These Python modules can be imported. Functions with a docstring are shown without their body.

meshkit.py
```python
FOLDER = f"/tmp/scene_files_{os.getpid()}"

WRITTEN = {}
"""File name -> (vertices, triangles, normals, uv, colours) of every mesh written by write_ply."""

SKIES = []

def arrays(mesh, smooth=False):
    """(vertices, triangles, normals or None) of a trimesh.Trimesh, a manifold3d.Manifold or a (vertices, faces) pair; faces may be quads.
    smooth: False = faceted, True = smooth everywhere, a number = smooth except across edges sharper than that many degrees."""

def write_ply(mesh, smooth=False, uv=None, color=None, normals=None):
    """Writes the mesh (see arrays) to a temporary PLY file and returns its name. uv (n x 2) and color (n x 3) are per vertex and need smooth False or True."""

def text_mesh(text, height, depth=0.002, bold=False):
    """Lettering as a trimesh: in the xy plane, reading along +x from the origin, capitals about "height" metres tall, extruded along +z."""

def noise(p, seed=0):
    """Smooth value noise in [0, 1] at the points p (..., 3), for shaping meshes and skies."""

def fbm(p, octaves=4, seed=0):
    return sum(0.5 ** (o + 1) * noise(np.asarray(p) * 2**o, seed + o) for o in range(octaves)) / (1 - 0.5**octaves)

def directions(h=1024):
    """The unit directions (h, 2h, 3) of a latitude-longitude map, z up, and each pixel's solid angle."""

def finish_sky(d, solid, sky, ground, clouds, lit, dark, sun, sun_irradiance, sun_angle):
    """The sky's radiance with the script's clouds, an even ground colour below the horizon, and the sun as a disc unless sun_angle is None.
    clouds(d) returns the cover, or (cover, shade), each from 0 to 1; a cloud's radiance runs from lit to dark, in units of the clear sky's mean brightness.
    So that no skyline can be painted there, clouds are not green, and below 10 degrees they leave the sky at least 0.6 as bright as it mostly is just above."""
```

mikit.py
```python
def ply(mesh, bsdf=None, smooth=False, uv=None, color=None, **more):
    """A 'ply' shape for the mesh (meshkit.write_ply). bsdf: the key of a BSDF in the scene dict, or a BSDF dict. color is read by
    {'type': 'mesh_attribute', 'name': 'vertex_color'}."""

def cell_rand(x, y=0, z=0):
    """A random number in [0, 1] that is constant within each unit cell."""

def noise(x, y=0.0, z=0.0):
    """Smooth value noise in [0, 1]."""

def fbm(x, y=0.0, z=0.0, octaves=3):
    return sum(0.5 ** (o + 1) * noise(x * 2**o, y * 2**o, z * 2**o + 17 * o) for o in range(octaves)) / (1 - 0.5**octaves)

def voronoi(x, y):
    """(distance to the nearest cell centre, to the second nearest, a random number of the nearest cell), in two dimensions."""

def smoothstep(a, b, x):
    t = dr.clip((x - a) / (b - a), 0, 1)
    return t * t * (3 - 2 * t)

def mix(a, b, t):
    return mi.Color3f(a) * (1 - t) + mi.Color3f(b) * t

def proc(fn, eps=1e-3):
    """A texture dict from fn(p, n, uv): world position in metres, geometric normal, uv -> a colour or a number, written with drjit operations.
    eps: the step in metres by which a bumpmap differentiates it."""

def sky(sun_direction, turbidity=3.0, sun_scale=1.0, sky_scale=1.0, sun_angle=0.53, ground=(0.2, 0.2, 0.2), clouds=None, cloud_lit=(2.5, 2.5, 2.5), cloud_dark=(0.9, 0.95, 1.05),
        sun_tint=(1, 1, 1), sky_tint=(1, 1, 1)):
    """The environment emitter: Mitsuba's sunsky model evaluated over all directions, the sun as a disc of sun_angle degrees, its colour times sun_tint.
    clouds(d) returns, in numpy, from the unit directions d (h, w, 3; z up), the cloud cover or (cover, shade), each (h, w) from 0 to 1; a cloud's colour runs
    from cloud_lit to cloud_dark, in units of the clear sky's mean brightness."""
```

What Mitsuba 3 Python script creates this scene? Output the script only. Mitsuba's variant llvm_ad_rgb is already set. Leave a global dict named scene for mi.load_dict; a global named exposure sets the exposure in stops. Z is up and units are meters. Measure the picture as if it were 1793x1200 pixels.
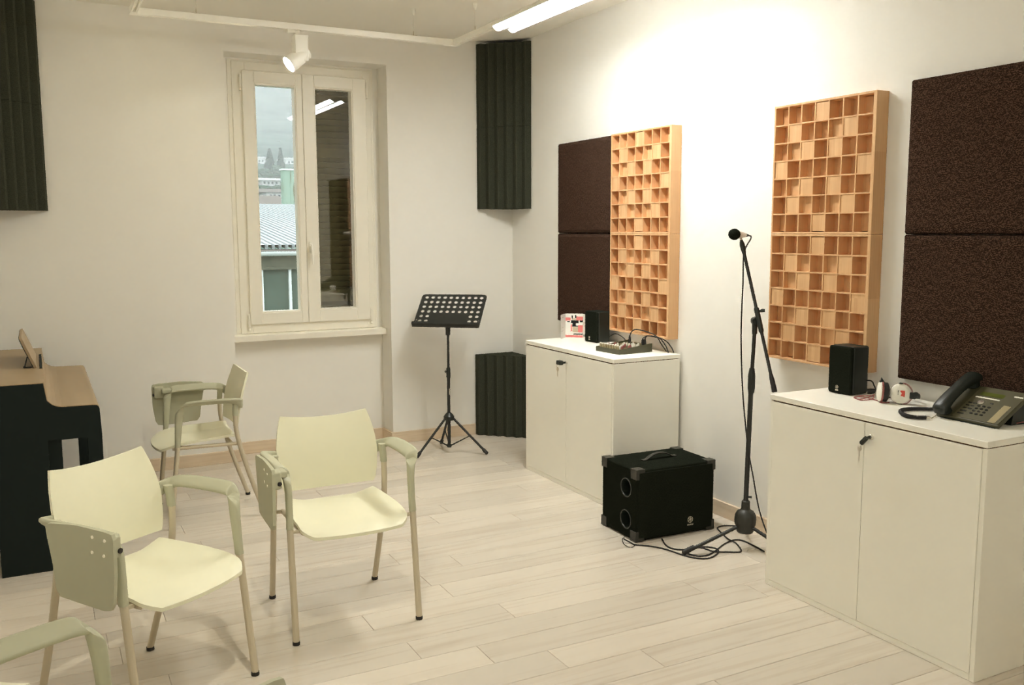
import math, random, numpy as np, trimesh, mitsuba as mi, mikit, meshkit
import drjit as dr
import manifold3d as m3
from shapely.geometry import Polygon, Point, LineString, box as sbox
from shapely import affinity
from mikit import noise, fbm, mix, cell_rand, smoothstep
T = mi.ScalarTransform4f
random.seed(7); rng = np.random.default_rng(7)
scene, labels = {}, {}

# ------------------------------------------------------------------ camera, sky, exposure
CAM = (-3.2376, -6.2061, 1.5485)
YAW, PITCH, ROLL, FPX = 27.4936, 7.0171, -0.1719, 1596.32
def camera_axes():
    a, p, r = map(math.radians, (YAW, PITCH, ROLL))
    f = np.array([math.sin(a)*math.cos(p), math.cos(a)*math.cos(p), -math.sin(p)])
    x = np.array([math.cos(a), -math.sin(a), 0]); u = np.cross(x, f)
    return f, -x*math.sin(r)+u*math.cos(r)
_f, _u = camera_axes()
scene['camera'] = {'type': 'perspective', 'fov': math.degrees(2*math.atan(896.5/FPX)), 'fov_axis': 'x', 'near_clip': 0.05, 'far_clip': 3000.0,
                   'to_world': T().look_at(origin=CAM, target=tuple(np.array(CAM)+_f), up=tuple(_u))}
scene['sky'] = mikit.sky((0.3, -0.5, 0.8), turbidity=6.0, sun_scale=0.0, sky_scale=4.6, ground=(.25, .25, .22),
                         clouds=lambda d: np.ones(d.shape[:2]), cloud_lit=(0.98, 1.03, 1.05), cloud_dark=(.9, .95, 1.0))
exposure = 2.42
TUBE = (13.6, 13.7, 12.9)         # radiance of the fluorescent lamps
TUBE_BACK = (6.4, 6.4, 5.9)       # the dimmer one behind the camera
SPOT = (30.0, 27.0, 18.0)         # radiance of the track spots' lenses
BEAM = (1.0, .96, .8)            # their beams

# ------------------------------------------------------------------ materials
def pr(name, color, rough=.5, metal=0., spec=.5, **k):
    c = color if isinstance(color, dict) else {'type': 'rgb', 'value': list(color)}
    scene[name] = {'type': 'twosided', 'bsdf': {'type': 'principled', 'base_color': c, 'roughness': rough, 'metallic': metal, 'specular': spec, **k}}
def df(name, color):
    c = color if isinstance(color, dict) else {'type': 'rgb', 'value': list(color)}
    scene[name] = {'type': 'twosided', 'bsdf': {'type': 'diffuse', 'reflectance': c}}
def bump(name, base, fn, scale, eps=1e-3):
    scene[name] = {'type': 'twosided', 'bsdf': {'type': 'bumpmap', 'arbitrary': mikit.proc(fn, eps=eps), 'scale': scale, 'bsdf': base}}
PW = .155
def plank_col(p, n, uv):
    row = dr.floor(p.y/PW)
    r = cell_rand(row, 3)
    pid = dr.floor((p.x + r*1.3)/1.3)
    k = cell_rand(row, pid, 5)
    g = fbm(p.x*3.0+k*31, p.y*60.0+k*17, 0, octaves=3)
    arch = fbm(p.x*1.4+k*11, p.y*16+k*7, 2.0, octaves=2)
    streak = smoothstep(.5, .85, g)*.55 + smoothstep(.55, .8, arch)*.35
    c = mix((.56, .505, .43), (.49, .42, .34), mi.Float(streak))
    return c*(.93+.13*k)
pr('oak_floor', mikit.proc(plank_col), .33, spec=.45)
def skirt_col(p, n, uv):
    g = fbm(p.x*4+p.y*4, p.z*90, 1.0, octaves=3)
    return mix((.70, .58, .44), (.60, .47, .33), mi.Float(g))
pr('oak_skirting', mikit.proc(skirt_col), .4)
df('wall_paint', (.80, .782, .735))
df('ceiling_paint', (.85, .825, .75))
pr('window_white', (.80, .77, .68), .35)
pr('white_laminate', (.82, .805, .73), .38, spec=.4)
pr('white_metal', (.87, .86, .80), .4)
df('groove_dark', (.10, .055, .03))
def bamboo_col(p, n, uv):
    s = cell_rand(dr.floor(p.y*55), dr.floor(p.z*1.6), 3)
    g = fbm(p.y*160, p.z*9, p.x*160, octaves=2)
    k = mi.Float(.55*s+.45*g)
    return mix((.70, .44, .235), (.55, .305, .145), k)
pr('bamboo', mikit.proc(bamboo_col), .42, spec=.4)
def felt_col(p, n, uv):
    g = fbm(p.x*260, p.y*260, p.z*260, octaves=2)
    return mix((.022, .0125, .009), (.105, .062, .045), mi.Float(smoothstep(.35, .8, g)))
df('brown_felt', mikit.proc(felt_col))
def foam_col(p, n, uv):
    g = fbm(p.x*220, p.y*220, p.z*220, octaves=2)
    return mix((.028, .031, .022), (.062, .066, .048), mi.Float(g))
df('charcoal_foam', mikit.proc(foam_col))
pr('cream_plastic', (.69, .672, .515), .42, spec=.4)
pr('cream_edge', (.78, .745, .64), .45)
pr('sage_plastic', (.40, .395, .285), .5, spec=.4)
pr('beige_metal', (.54, .475, .36), .36, metal=.35)
pr('black_rubber', (.012, .011, .01), .6)
pr('black_metal', (.012, .014, .012), .38)
pr('black_plastic', (.010, .014, .011), .4)
pr('piano_side', (.004, .009, .008), .6, spec=.2)
pr('piano_top', (.30, .215, .125), .42)
def carpet_col(p, n, uv):
    g = fbm(p.x*350, p.y*350, p.z*350, octaves=2)
    return mix((.004, .006, .005), (.02, .022, .015), mi.Float(g))
df('black_carpet', mikit.proc(carpet_col))
pr('corner_plastic', (.020, .020, .015), .45)
pr('silver', (.75, .72, .66), .25, metal=.9)
pr('badge', (.55, .50, .42), .35, metal=.4)
pr('white_plastic', (.80, .78, .70), .3)
pr('dark_olive', (.052, .05, .025), .4)
pr('olive_face', (.085, .078, .042), .5)
pr('olive_key', (.014, .014, .008), .4)
pr('lcd', (.085, .10, .018), .25)
pr('tan_label', (.34, .285, .16), .5)
pr('red_plastic', (.62, .08, .06), .4)
pr('maroon', (.28, .09, .08), .4)
df('paper_white', (.82, .80, .75))
df('paper_grey', (.55, .52, .46))
df('ink_red', (.72, .22, .21))
df('ink_black', (.02, .02, .02))
df('ink_brown', (.22, .17, .13))
df('ink_tan', (.55, .45, .33))
def shutter_col(p, n, uv):
    return mix((.115, .105, .052), (.09, .082, .04), mi.Float(fbm(p.x*20, p.z*20, 0, octaves=2)))
df('shutter_paint', mikit.proc(shutter_col))
scene['pane_glass'] = {'type': 'thindielectric', 'int_ior': 1.52}
# outdoors
def roof_col(p, n, uv):
    return mix((.33, .37, .37), (.25, .29, .29), mi.Float(fbm(p.x*1.2, p.y*.5, 0, octaves=3)))
pr('roof_metal', mikit.proc(roof_col), .5)
def tower_col(p, n, uv):
    s = smoothstep(.62, .8, fbm(p.x*6, p.z*.7, 2.0, octaves=3))
    return mix((.30, .41, .34), (.15, .12, .07), mi.Float(s*.8))
df('green_panel', mikit.proc(tower_col))
df('concrete', mikit.proc(lambda p, n, uv: mix((.13, .145, .11), (.085, .10, .075), mi.Float(fbm(p.x*5, p.z*9, 0, octaves=3)))))
df('green_wall', mikit.proc(lambda p, n, uv: mix((.085, .125, .10), (.06, .095, .078), mi.Float(fbm(p.x*3, p.z*3, 0, octaves=3)))))
pr('pale_frame', (.55, .62, .60), .5)
df('render_white', (.78, .80, .79))
df('render_cream', (.62, .62, .56))
df('far_roof', (.22, .205, .185))
df('far_window', (.10, .13, .15))
df('ground_grass', mikit.proc(lambda p, n, uv: mix((.09, .14, .09), (.05, .09, .07), mi.Float(fbm(p.x*.15, p.y*.15, 0, octaves=3)))))
df('hill_green', mikit.proc(lambda p, n, uv: mix((.13, .19, .15), (.05, .09, .08), mi.Float(fbm(p.x*.05, p.y*.05, p.z*.05, octaves=4)))))
df('conifer', (.035, .075, .06))
df('bush', (.06, .11, .08))

# ------------------------------------------------------------------ helpers
used = {}
def numbered(name):
    n = used.get(name, 0); used[name] = n+1
    return name if n == 0 else f'{name}_{n:03d}'
def obj(name, mesh, mat, parent=None, smooth=False, tw=None, label=None, **more):
    key = numbered((parent+'__' if parent else '')+name)
    scene[key] = mikit.ply(mesh, mat, smooth=smooth, **more)
    if tw is not None: scene[key]['to_world'] = tw
    if label: labels[key] = {'label': label}
    return key
def reuse(name, shape, parent, tw=None, mat=None):
    key = numbered(parent+'__'+name)
    d = dict(shape)
    if tw is not None: d['to_world'] = tw
    if mat: d['bsdf'] = {'type': 'ref', 'id': mat}
    scene[key] = d
    return key
def tag(key, label, cat, group=None):
    labels[key] = {'label': label, 'category': cat}
    if group: labels[key]['group'] = group
    return key
def thing(name, label, cat, group=None):
    return tag(numbered(name), label, cat, group)
def struct(name, mesh, mat, smooth=False, **more):
    k = obj(name, mesh, mat, smooth=smooth, **more); labels[k] = {'kind': 'structure'}; return k
def cat(*ms): return trimesh.util.concatenate([m for m in ms])
def tm(man):
    m = man.to_mesh(); return trimesh.Trimesh(np.array(m.vert_properties)[:, :3], np.array(m.tri_verts), process=False)
def bx(x0, x1, y0, y1, z0, z1):
    m = trimesh.creation.box((x1-x0, y1-y0, z1-z0)); m.apply_translation(((x0+x1)/2, (y0+y1)/2, (z0+z1)/2)); return m
def hull(pts): return tm(m3.Manifold.hull_points(np.asarray(pts, float)))
def cb(x0, x1, y0, y1, z0, z1, c=.002):
    """box with chamfered edges"""
    c = min(c, (x1-x0)/2.01, (y1-y0)/2.01, (z1-z0)/2.01); P = []
    for a in (0, 1):
        for b in (0, 1):
            for d in (0, 1):
                x, y, z = (x0, x1)[a], (y0, y1)[b], (z0, z1)[d]
                sx, sy, sz = (1-2*a)*c, (1-2*b)*c, (1-2*d)*c
                P += [(x, y+sy, z+sz), (x+sx, y, z+sz), (x+sx, y+sy, z)]
    return hull(P)
def rb(x0, x1, y0, y1, z0, z1, r, n=12):
    """box with rounded edges"""
    s = tm(m3.Manifold.sphere(r, n)).vertices
    return hull(np.vstack([s+np.array([(x0+r, x1-r)[a], (y0+r, y1-r)[b], (z0+r, z1-r)[c]]) for a in (0, 1) for b in (0, 1) for c in (0, 1)]))
def ext(poly, depth, origin=(0, 0, 0), ux=(1, 0, 0), uy=(0, 1, 0)):
    """polygon in the plane (ux, uy) extruded by depth along ux x uy"""
    ms = [trimesh.creation.extrude_polygon(g, depth, engine='earcut') for g in getattr(poly, 'geoms', [poly])]
    m = cat(*ms); ux, uy = np.array(ux, float), np.array(uy, float); uz = np.cross(ux, uy)
    M = np.eye(4); M[:3, 0], M[:3, 1], M[:3, 2], M[:3, 3] = ux, uy, uz, origin
    m.apply_transform(M); return m
def rrect(x0, x1, y0, y1, r, q=6): return sbox(x0+r, y0+r, x1-r, y1-r).buffer(r, quad_segs=q)
def spline(pts, n=8):
    p = np.asarray(pts, float); out = []
    q = np.vstack([2*p[0]-p[1], p, 2*p[-1]-p[-2]])
    for i in range(1, len(q)-2):
        for t in np.arange(n)/n:
            a, b, c, d = q[i-1], q[i], q[i+1], q[i+2]
            out.append(.5*((2*b)+(-a+c)*t+(2*a-5*b+4*c-d)*t*t+(-a+3*b-3*c+d)*t**3))
    out.append(p[-1]); return np.array(out)
def tube(path, r, n=10):
    p = np.asarray(path, float); r = np.broadcast_to(r, (len(p),))
    t = np.gradient(p, axis=0); t /= np.linalg.norm(t, axis=1, keepdims=True)+1e-12
    a = np.cross(t[0], (0, 0, 1.)) if abs(t[0][2]) < .9 else np.cross(t[0], (1., 0, 0)); a /= np.linalg.norm(a)
    ang = np.arange(n)*2*np.pi/n; V = []
    for i in range(len(p)):
        a = a-t[i]*(a@t[i]); a /= np.linalg.norm(a); b = np.cross(t[i], a)
        V.append(p[i]+r[i]*(np.cos(ang)[:, None]*a+np.sin(ang)[:, None]*b))
    return loft_rings(V)
def loft_rings(V, caps=True):
    k, n = len(V), len(V[0]); F = []
    for i in range(k-1):
        for j in range(n):
            j2 = (j+1) % n; F += [(i*n+j, i*n+j2, (i+1)*n+j2), (i*n+j, (i+1)*n+j2, (i+1)*n+j)]
    verts = np.vstack(V+[[np.mean(V[0], 0)], [np.mean(V[-1], 0)]])
    for j in range(n if caps else 0):
        j2 = (j+1) % n; F += [(k*n, j2, j), (k*n+1, (k-1)*n+j, (k-1)*n+j2)]
    m = trimesh.Trimesh(verts, F, process=False)
    if m.volume < 0: m.invert()
    return m
def loft(st, n=16, e=2.6, sub=4):
    """stations (centre, half axis A, half axis B), superellipse sections, smoothed along"""
    flat = np.array([np.r_[c, a, b] for c, a, b in st], float); s = spline(flat, sub) if sub > 1 else flat
    ang = np.arange(n)*2*np.pi/n
    ca = np.sign(np.cos(ang))*np.abs(np.cos(ang))**(2/e); sa = np.sign(np.sin(ang))*np.abs(np.sin(ang))**(2/e)
    return loft_rings([q[:3]+ca[:, None]*q[3:6]+sa[:, None]*q[6:9] for q in s])
def lathe(prof, n=24, axis=(0, 0, 1), at=(0, 0, 0), caps=True):
    """(radius, height) profile turned about axis"""
    V = []; ang = np.arange(n)*2*np.pi/n
    for r, h in prof: V.append(np.c_[max(r, 1e-5)*np.cos(ang), max(r, 1e-5)*np.sin(ang), np.full(n, h)])
    m = loft_rings(V, caps); M = trimesh.geometry.align_vectors((0, 0, 1), np.array(axis, float)/np.linalg.norm(axis)); m.apply_transform(M)
    m.apply_translation(at); return m
def sphere(c, r, sub=2): 
    m = trimesh.creation.icosphere(sub, r); m.apply_translation(c); return m
def cyl(p, q, r, n=16): return tube([p, q], r, n)
def moved(m, M): m = m.copy(); m.apply_transform(M); return m
def rotz(a, at=(0, 0, 0)):
    M = trimesh.transformations.rotation_matrix(a, (0, 0, 1)); M[:3, 3] = at; return M
def tw_of(M): return T(M.tolist())

# ------------------------------------------------------------------ the room
XL, YF, ZC = -3.56, -7.50, 2.915
NL, NR, ND, NZ = -2.090, -.9898, .197, 2.697          # window niche
fl = struct('floor', bx(XL-.2, .2, YF-.2, .3, -.12, -.006), 'groove_dark')
rows = int((.197-YF)/PW)+2; row0 = math.floor(YF/PW)
rr = np.random.default_rng(3)
def np_cell(x, y=0, z=0):
    M = 0xFFFFFFFF
    h = ((int(x)+1000000)*374761393+(int(y)+1000000)*668265263+(int(z)+1000000)*2147483647) & M
    h = ((h ^ (h >> 13))*1274126177) & M
    return ((h ^ (h >> 16)) & 0xFFFFFF)/16777215.0
for i in range(rows):
    r_ = row0+i; off = np_cell(r_, 3)*1.3
    y0, y1 = r_*PW, (r_+1)*PW
    k = math.floor((XL+off)/1.3)
    while k*1.3-off < 0:
        x0, x1 = max(k*1.3-off, XL), min((k+1)*1.3-off, 0); k += 1
        if x1-x0 < .01: continue
        ya, yb = max(y0, YF), y1
        if yb > 0:                                   # under the niche only
            x0, x1 = (max(x0, NL), min(x1, NR)) if ya >= 0 else (x0, x1)
            if x1-x0 < .01 or ya > ND: continue
            yb = min(yb, ND)
        obj('plank', cb(x0+.0005, x1-.0005, ya+.0005, yb-.0005, -.008, 0, .0012), 'oak_floor', fl)
struct('ceiling', bx(XL-.2, .2, YF-.2, .3, ZC, ZC+.12), 'ceiling_paint')
struct('wall_right', bx(0, .15, YF-.2, .3, -.1, ZC+.01), 'wall_paint')
struct('wall_left', bx(XL-.15, XL, YF-.2, .3, -.1, ZC+.01), 'wall_paint')
struct('wall_front', bx(XL-.2, .2, YF-.15, YF, -.1, ZC+.01), 'wall_paint')
WX0, WX1, WZ0, WZ1 = -2.011, -1.045, .843, 2.676      # window frame outline
OUT = .50
wall = sbox(XL-.2, -.1, .2, ZC+.01).difference(sbox(NL, -.2, NR, NZ))
wb1 = ext(wall, ND, (0, ND, 0), (1, 0, 0), (0, 0, 1))                   # spans y 0..ND
wall2 = sbox(XL-.2, -.1, .2, ZC+.3).difference(sbox(WX0-.002, WZ0-.03, WX1+.002, WZ1))
wb2 = ext(wall2, OUT-ND, (0, OUT, 0), (1, 0, 0), (0, 0, 1))
struct('wall_back', cat(wb1, wb2), 'wall_paint')
# skirting
HB, TB = .083, .014
struct('baseboard_right', cb(-TB, 0, YF, -.0, 0, HB, .002), 'oak_skirting')
struct('baseboard_back', cat(cb(XL, NL, -TB, 0, 0, HB, .002), cb(NR, 0, -TB, 0, 0, HB, .002), cb(NR-TB, NR, -TB, ND, 0, HB, .002), cb(NL, NL+TB, -TB, ND, 0, HB, .002), cb(NL, NR, ND-TB, ND, 0, HB, .002)), 'oak_skirting')
struct('baseboard_left', cb(XL, XL+TB, YF, 0, 0, HB, .002), 'oak_skirting')
struct('baseboard_front', cb(XL, 0, YF, YF+TB, 0, HB, .002), 'oak_skirting')

# ------------------------------------------------------------------ window
win = thing('window_1', 'x', 'window'); labels[win] = {'kind': 'structure'}
def frame(x0, x1, z0, z1, wl, wr, wbm, wt, ya, yb, c=.003):
    """four mitred-looking bars of a rectangular frame"""
    return cat(cb(x0, x0+wl, ya, yb, z0, z1, c), cb(x1-wr, x1, ya, yb, z0, z1, c), cb(x0+wl-.001, x1-wr+.001, ya, yb, z0, z0+wbm, c), cb(x0+wl-.001, x1-wr+.001, ya, yb, z1-wt, z1, c))
YW = ND                                                # frame face
obj('frame', cat(frame(WX0, WX1, WZ0, WZ1, .085, .06, .075, .075, YW-.012, YW+.07), frame(WX0-.028, WX1+.02, WZ0-.0, WZ1+.012, .034, .028, .01, .018, YW-.004, YW+.01)), 'window_white', win)
SY0, SY1 = YW-.032, YW+.05
s1 = obj('sash', cat(frame(-1.947, -1.5445, .906, 2.617, .079, .0455, .081, .083, SY0, SY1), frame(-1.872, -1.586, .983, 2.538, .012, .012, .012, .012, SY0+.006, SY1)), 'window_white', win)
s2 = obj('sash', cat(frame(-1.5425, -1.088, .906, 2.617, .083, .097, .086, .081, SY0-.001, SY1), frame(-1.463, -1.181, .988, 2.540, .012, .012, .012, .012, SY0+.006, SY1)), 'window_white', win)
def sheet(x0, x1, z0, z1, y):
    return trimesh.Trimesh([(x0, y, z0), (x1, y, z0), (x1, y, z1), (x0, y, z1)], [(0, 1, 2), (0, 2, 3)], process=False)
for s, (x0, x1, z0, z1) in ((s1, (-1.88, -1.578, .975, 2.546)), (s2, (-1.471, -1.173, .98, 2.548))):
    obj('pane', sheet(x0, x1, z0, z1, YW+.006), 'pane_glass', s)
    obj('pane', sheet(x0, x1, z0, z1, YW+.026), 'pane_glass', s)
for x, z in ((-1.957, 2.50), (-1.957, .885), (-1.079, 2.50), (-1.079, .89)):
    obj('hinge', cat(rb(x-.008, x+.008, YW-.034, YW-.014, z, z+.095, .006, 8), rb(x-.008, x+.008, YW-.034, YW-.014, z-.02, z-.003, .005, 8)), 'window_white', win)
obj('handle', cat(rb(-1.529, -1.503, YW-.045, YW-.03, 1.395, 1.475, .006, 10), cyl((-1.516, YW-.04, 1.44), (-1.516, YW-.075, 1.44), .009),
                  loft([((-1.516, YW-.078, 1.455), (.010, 0, 0), (0, .007, 0)), ((-1.515, YW-.08, 1.40), (.010, 0, 0), (0, .007, 0)), ((-1.513, YW-.078, 1.315), (.008, 0, 0), (0, .006, 0))], 12)), 'white_plastic', win, smooth=40)
obj('sill', cb(NL+.001, NR-.001, .092, ND+.02, .797, .841, .004), 'window_white', win)

# louvred shutter closed outside the right sash
sh = thing('window_shutter', 'dark olive louvred shutter closed outside the right window sash', 'shutter')
SX0, SX1, SZ0, SZ1, SYY = -1.512, -1.052, .83, 2.66, .40
obj('frame', cat(frame(SX0, SX1, SZ0, SZ1, .05, .05, .12, .06, SYY-.02, SYY+.022), bx(SX0+.05, SX1-.05, SYY-.018, SYY+.02, 2.075, 2.145), bx(SX0+.05, SX1-.05, SYY-.018, SYY+.02, 1.03, 1.12)), 'shutter_paint', sh)
sl = mikit.ply(hull([(x, y, z) for x in (SX0+.048, SX1-.048) for y, z in ((-.014, .024), (-.010, .027), (.014, -.024), (.010, -.027))]), 'shutter_paint')
z = .975
while z < 2.585:
    if not (2.08 < z < 2.14 or 1.045 < z < 1.105): reuse('slat', sl, sh, T().translate((0, SYY, z)))
    z += .0435

# ------------------------------------------------------------------ acoustic diffusers and felt panels on the right wall
DD, ZS, MW, FT = .0726, 1.5273, .600, .010
PAT = [[2, 2, 3, 0, 3, 3, 2], [3, 0, 2, 2, 1, 0, 3], [2, 1, 0, 3, 0, 2, 3], [0, 3, 2, 2, 2, 3, 0], [2, 1, 0, 3, 0, 2, 2], [3, 0, 1, 2, 1, 0, 3], [2, 3, 3, 0, 3, 3, 2]]
def diffuser(y1, z0, label, flip):
    """skyline diffuser with its wall side at x=0, from y1 towards the camera"""
    d = thing('sound_diffuser', label, 'sound diffuser', 'bamboo skyline diffusers')
    y0 = y1-MW; z1 = z0+MW
    fr = cat(cb(-DD, -.001, y0, y0+.018, z0, z1, .001), cb(-DD, -.001, y1-FT, y1, z0, z1, .001), cb(-DD, -.001, y0+.017, y1-FT+.001, z0, z0+FT, .001), cb(-DD, -.001, y0+.017, y1-FT+.001, z1-FT, z1, .001), bx(-.010, -.002, y0+.01, y1-.005, z0+.005, z1-.005))
    obj('frame', fr, 'bamboo', d)
    ya, yb, za, zb = y0+.018, y1-FT, z0+FT, z1-FT
    cy, cz, ft = (yb-ya)/7, (zb-za)/7, .0065
    for k in range(1, 7):
        obj('fin', bx(-DD+.001, -.009, ya+k*cy-ft/2, ya+k*cy+ft/2, za, zb), 'bamboo', d)
        obj('fin', bx(-DD+.0012, -.009, ya, yb, za+k*cz-ft/2, za+k*cz+ft/2), 'bamboo', d)
    for r in range(7):
        for c in range(7):
            lv = PAT[6-r if flip else r][c]
            xa = -DD+(.0045, .026, .046, .061)[lv]
            yc, zc = yb-(c+.5)*cy, zb-(r+.5)*cz
            obj('block', cb(xa, -.0095, yc-cy/2+.0026, yc+cy/2-.0026, zc-cz/2+.0026, zc+cz/2-.0026, .0008), 'bamboo', d)
Y1, Y2 = -1.4458, -2.8431
diffuser(Y1, ZS+.0005, 'upper bamboo skyline diffuser above the mixer, right of the brown felt panel', False)
diffuser(Y1, ZS-MW-.0005, 'lower bamboo skyline diffuser just above the cabinet with the mixer', True)
diffuser(Y2, ZS+.0005, 'upper bamboo skyline diffuser beside the microphone, nearer the camera', False)
diffuser(Y2, ZS-MW-.0005, 'lower bamboo skyline diffuser behind the small speaker and microphone stand', True)
def felt(y1, y0, z0, z1, label):
    c = .022
    P = [(x, y, z) for x in (-.001, -.052+c) for y in (y0, y1) for z in (z0, z1)]+[(-.0525, y, z) for y in (y0+c, y1-c) for z in (z0+c, z1-c)]
    # rounded shoulders
    P += [(-.0525+.0065, y, z) for y in (y0+.0065, y1-.0065) for z in (z0+.0065, z1-.0065)]
    k = obj('felt_panel', hull(P), 'brown_felt'); tag(k, label, 'acoustic panel', 'brown felt panels')
felt(-.757, Y1+.002, ZS+.001, ZS+.602, 'brown felt acoustic panel, upper one above the standing brochure')
felt(-.757, Y1+.002, ZS-.603, ZS-.001, 'brown felt acoustic panel, lower one behind the brochure and small speaker')
felt(-3.585, -4.29, ZS+.001, ZS+.622, 'brown felt acoustic panel at the right edge, upper one')
felt(-3.585, -4.29, ZS-.603, ZS-.001, 'brown felt acoustic panel at the right edge, behind the telephone')

# ------------------------------------------------------------------ corner bass traps (foam with vertical ridges)
def trap(x, y, sx, leg, z0, z1, label, teeth=6, cham=0):
    """triangular wedge filling the corner at (x, y); sx = -1 when the side wall is to the right"""
    a = np.array([x+sx*leg, y-.001]); b = np.array([x+sx*.001, y-leg]); pts = [(x+sx*.001, y-.001)]
    nrm = np.array([sx, -1])/math.sqrt(2); ed = [tuple(a)]
    for i in range(teeth):
        p = a+(b-a)*(i+.5)/teeth+nrm*.026; q = a+(b-a)*(i+1)/teeth
        ed += [tuple(p-(b-a)*.012), tuple(p+(b-a)*.012), tuple(q)]
    pts += ed
    k = obj('bass_trap', ext(Polygon(pts).buffer(0), z1-z0, (0, 0, z0)), 'charcoal_foam')
    tag(k, label, 'bass trap', 'charcoal foam corner bass traps')
trap(0, 0, -1, .297, 1.706, 2.3, 'charcoal ridged foam bass trap in the upper right corner, lower half')
trap(0, 0, -1, .297, 2.3015, 2.893, 'charcoal ridged foam bass trap in the upper right corner, top half under the lamp')
trap(XL, 0, 1, .407, 1.674, 2.29, 'charcoal ridged foam bass trap in the upper left corner above the piano, lower half', 8)
trap(XL, 0, 1, .407, 2.2915, 2.885, 'charcoal ridged foam bass trap in the upper left corner, top half', 8)
trap(-TB, -TB, -1, .315, .002, .618, 'charcoal ridged foam bass trap on the floor behind the white cabinet')

# ------------------------------------------------------------------ track lighting
tr = thing('light_track', 'white rectangular lighting track hanging on thin wires below the ceiling', 'lighting track')
TZ0, TZ1, TY, TX0, TX1 = 2.718, 2.752, -.715, -2.69, -.785
def channel(p, q):
    """inverted-U bar from p to q along x or y"""
    (x0, y0), (x1, y1) = p, q; w = .017; t = .004
    if abs(x1-x0) > abs(y1-y0):
        a, b = min(x0, x1), max(x0, x1)
        return cat(bx(a, b, y0-w, y0-w+.010, TZ0, TZ1), bx(a, b, y0+w-.010, y0+w, TZ0, TZ1), bx(a, b, y0-w+.009, y0+w-.009, TZ1-.012, TZ1))
    a, b = min(y0, y1), max(y0, y1)
    return cat(bx(x0-w, x0-w+.010, a, b, TZ0, TZ1), bx(x0+w-.010, x0+w, a, b, TZ0, TZ1), bx(x0-w+.009, x0+w-.009, a, b, TZ1-.012, TZ1))
obj('rail', channel((TX0+.07, TY), (TX1-.07, TY)), 'white_metal', tr)
obj('rail', channel((TX1, TY-.06), (TX1, -6.6)), 'white_metal', tr)
obj('rail', channel((TX0, TY-.06), (TX0, -6.6)), 'white_metal', tr)
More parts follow.
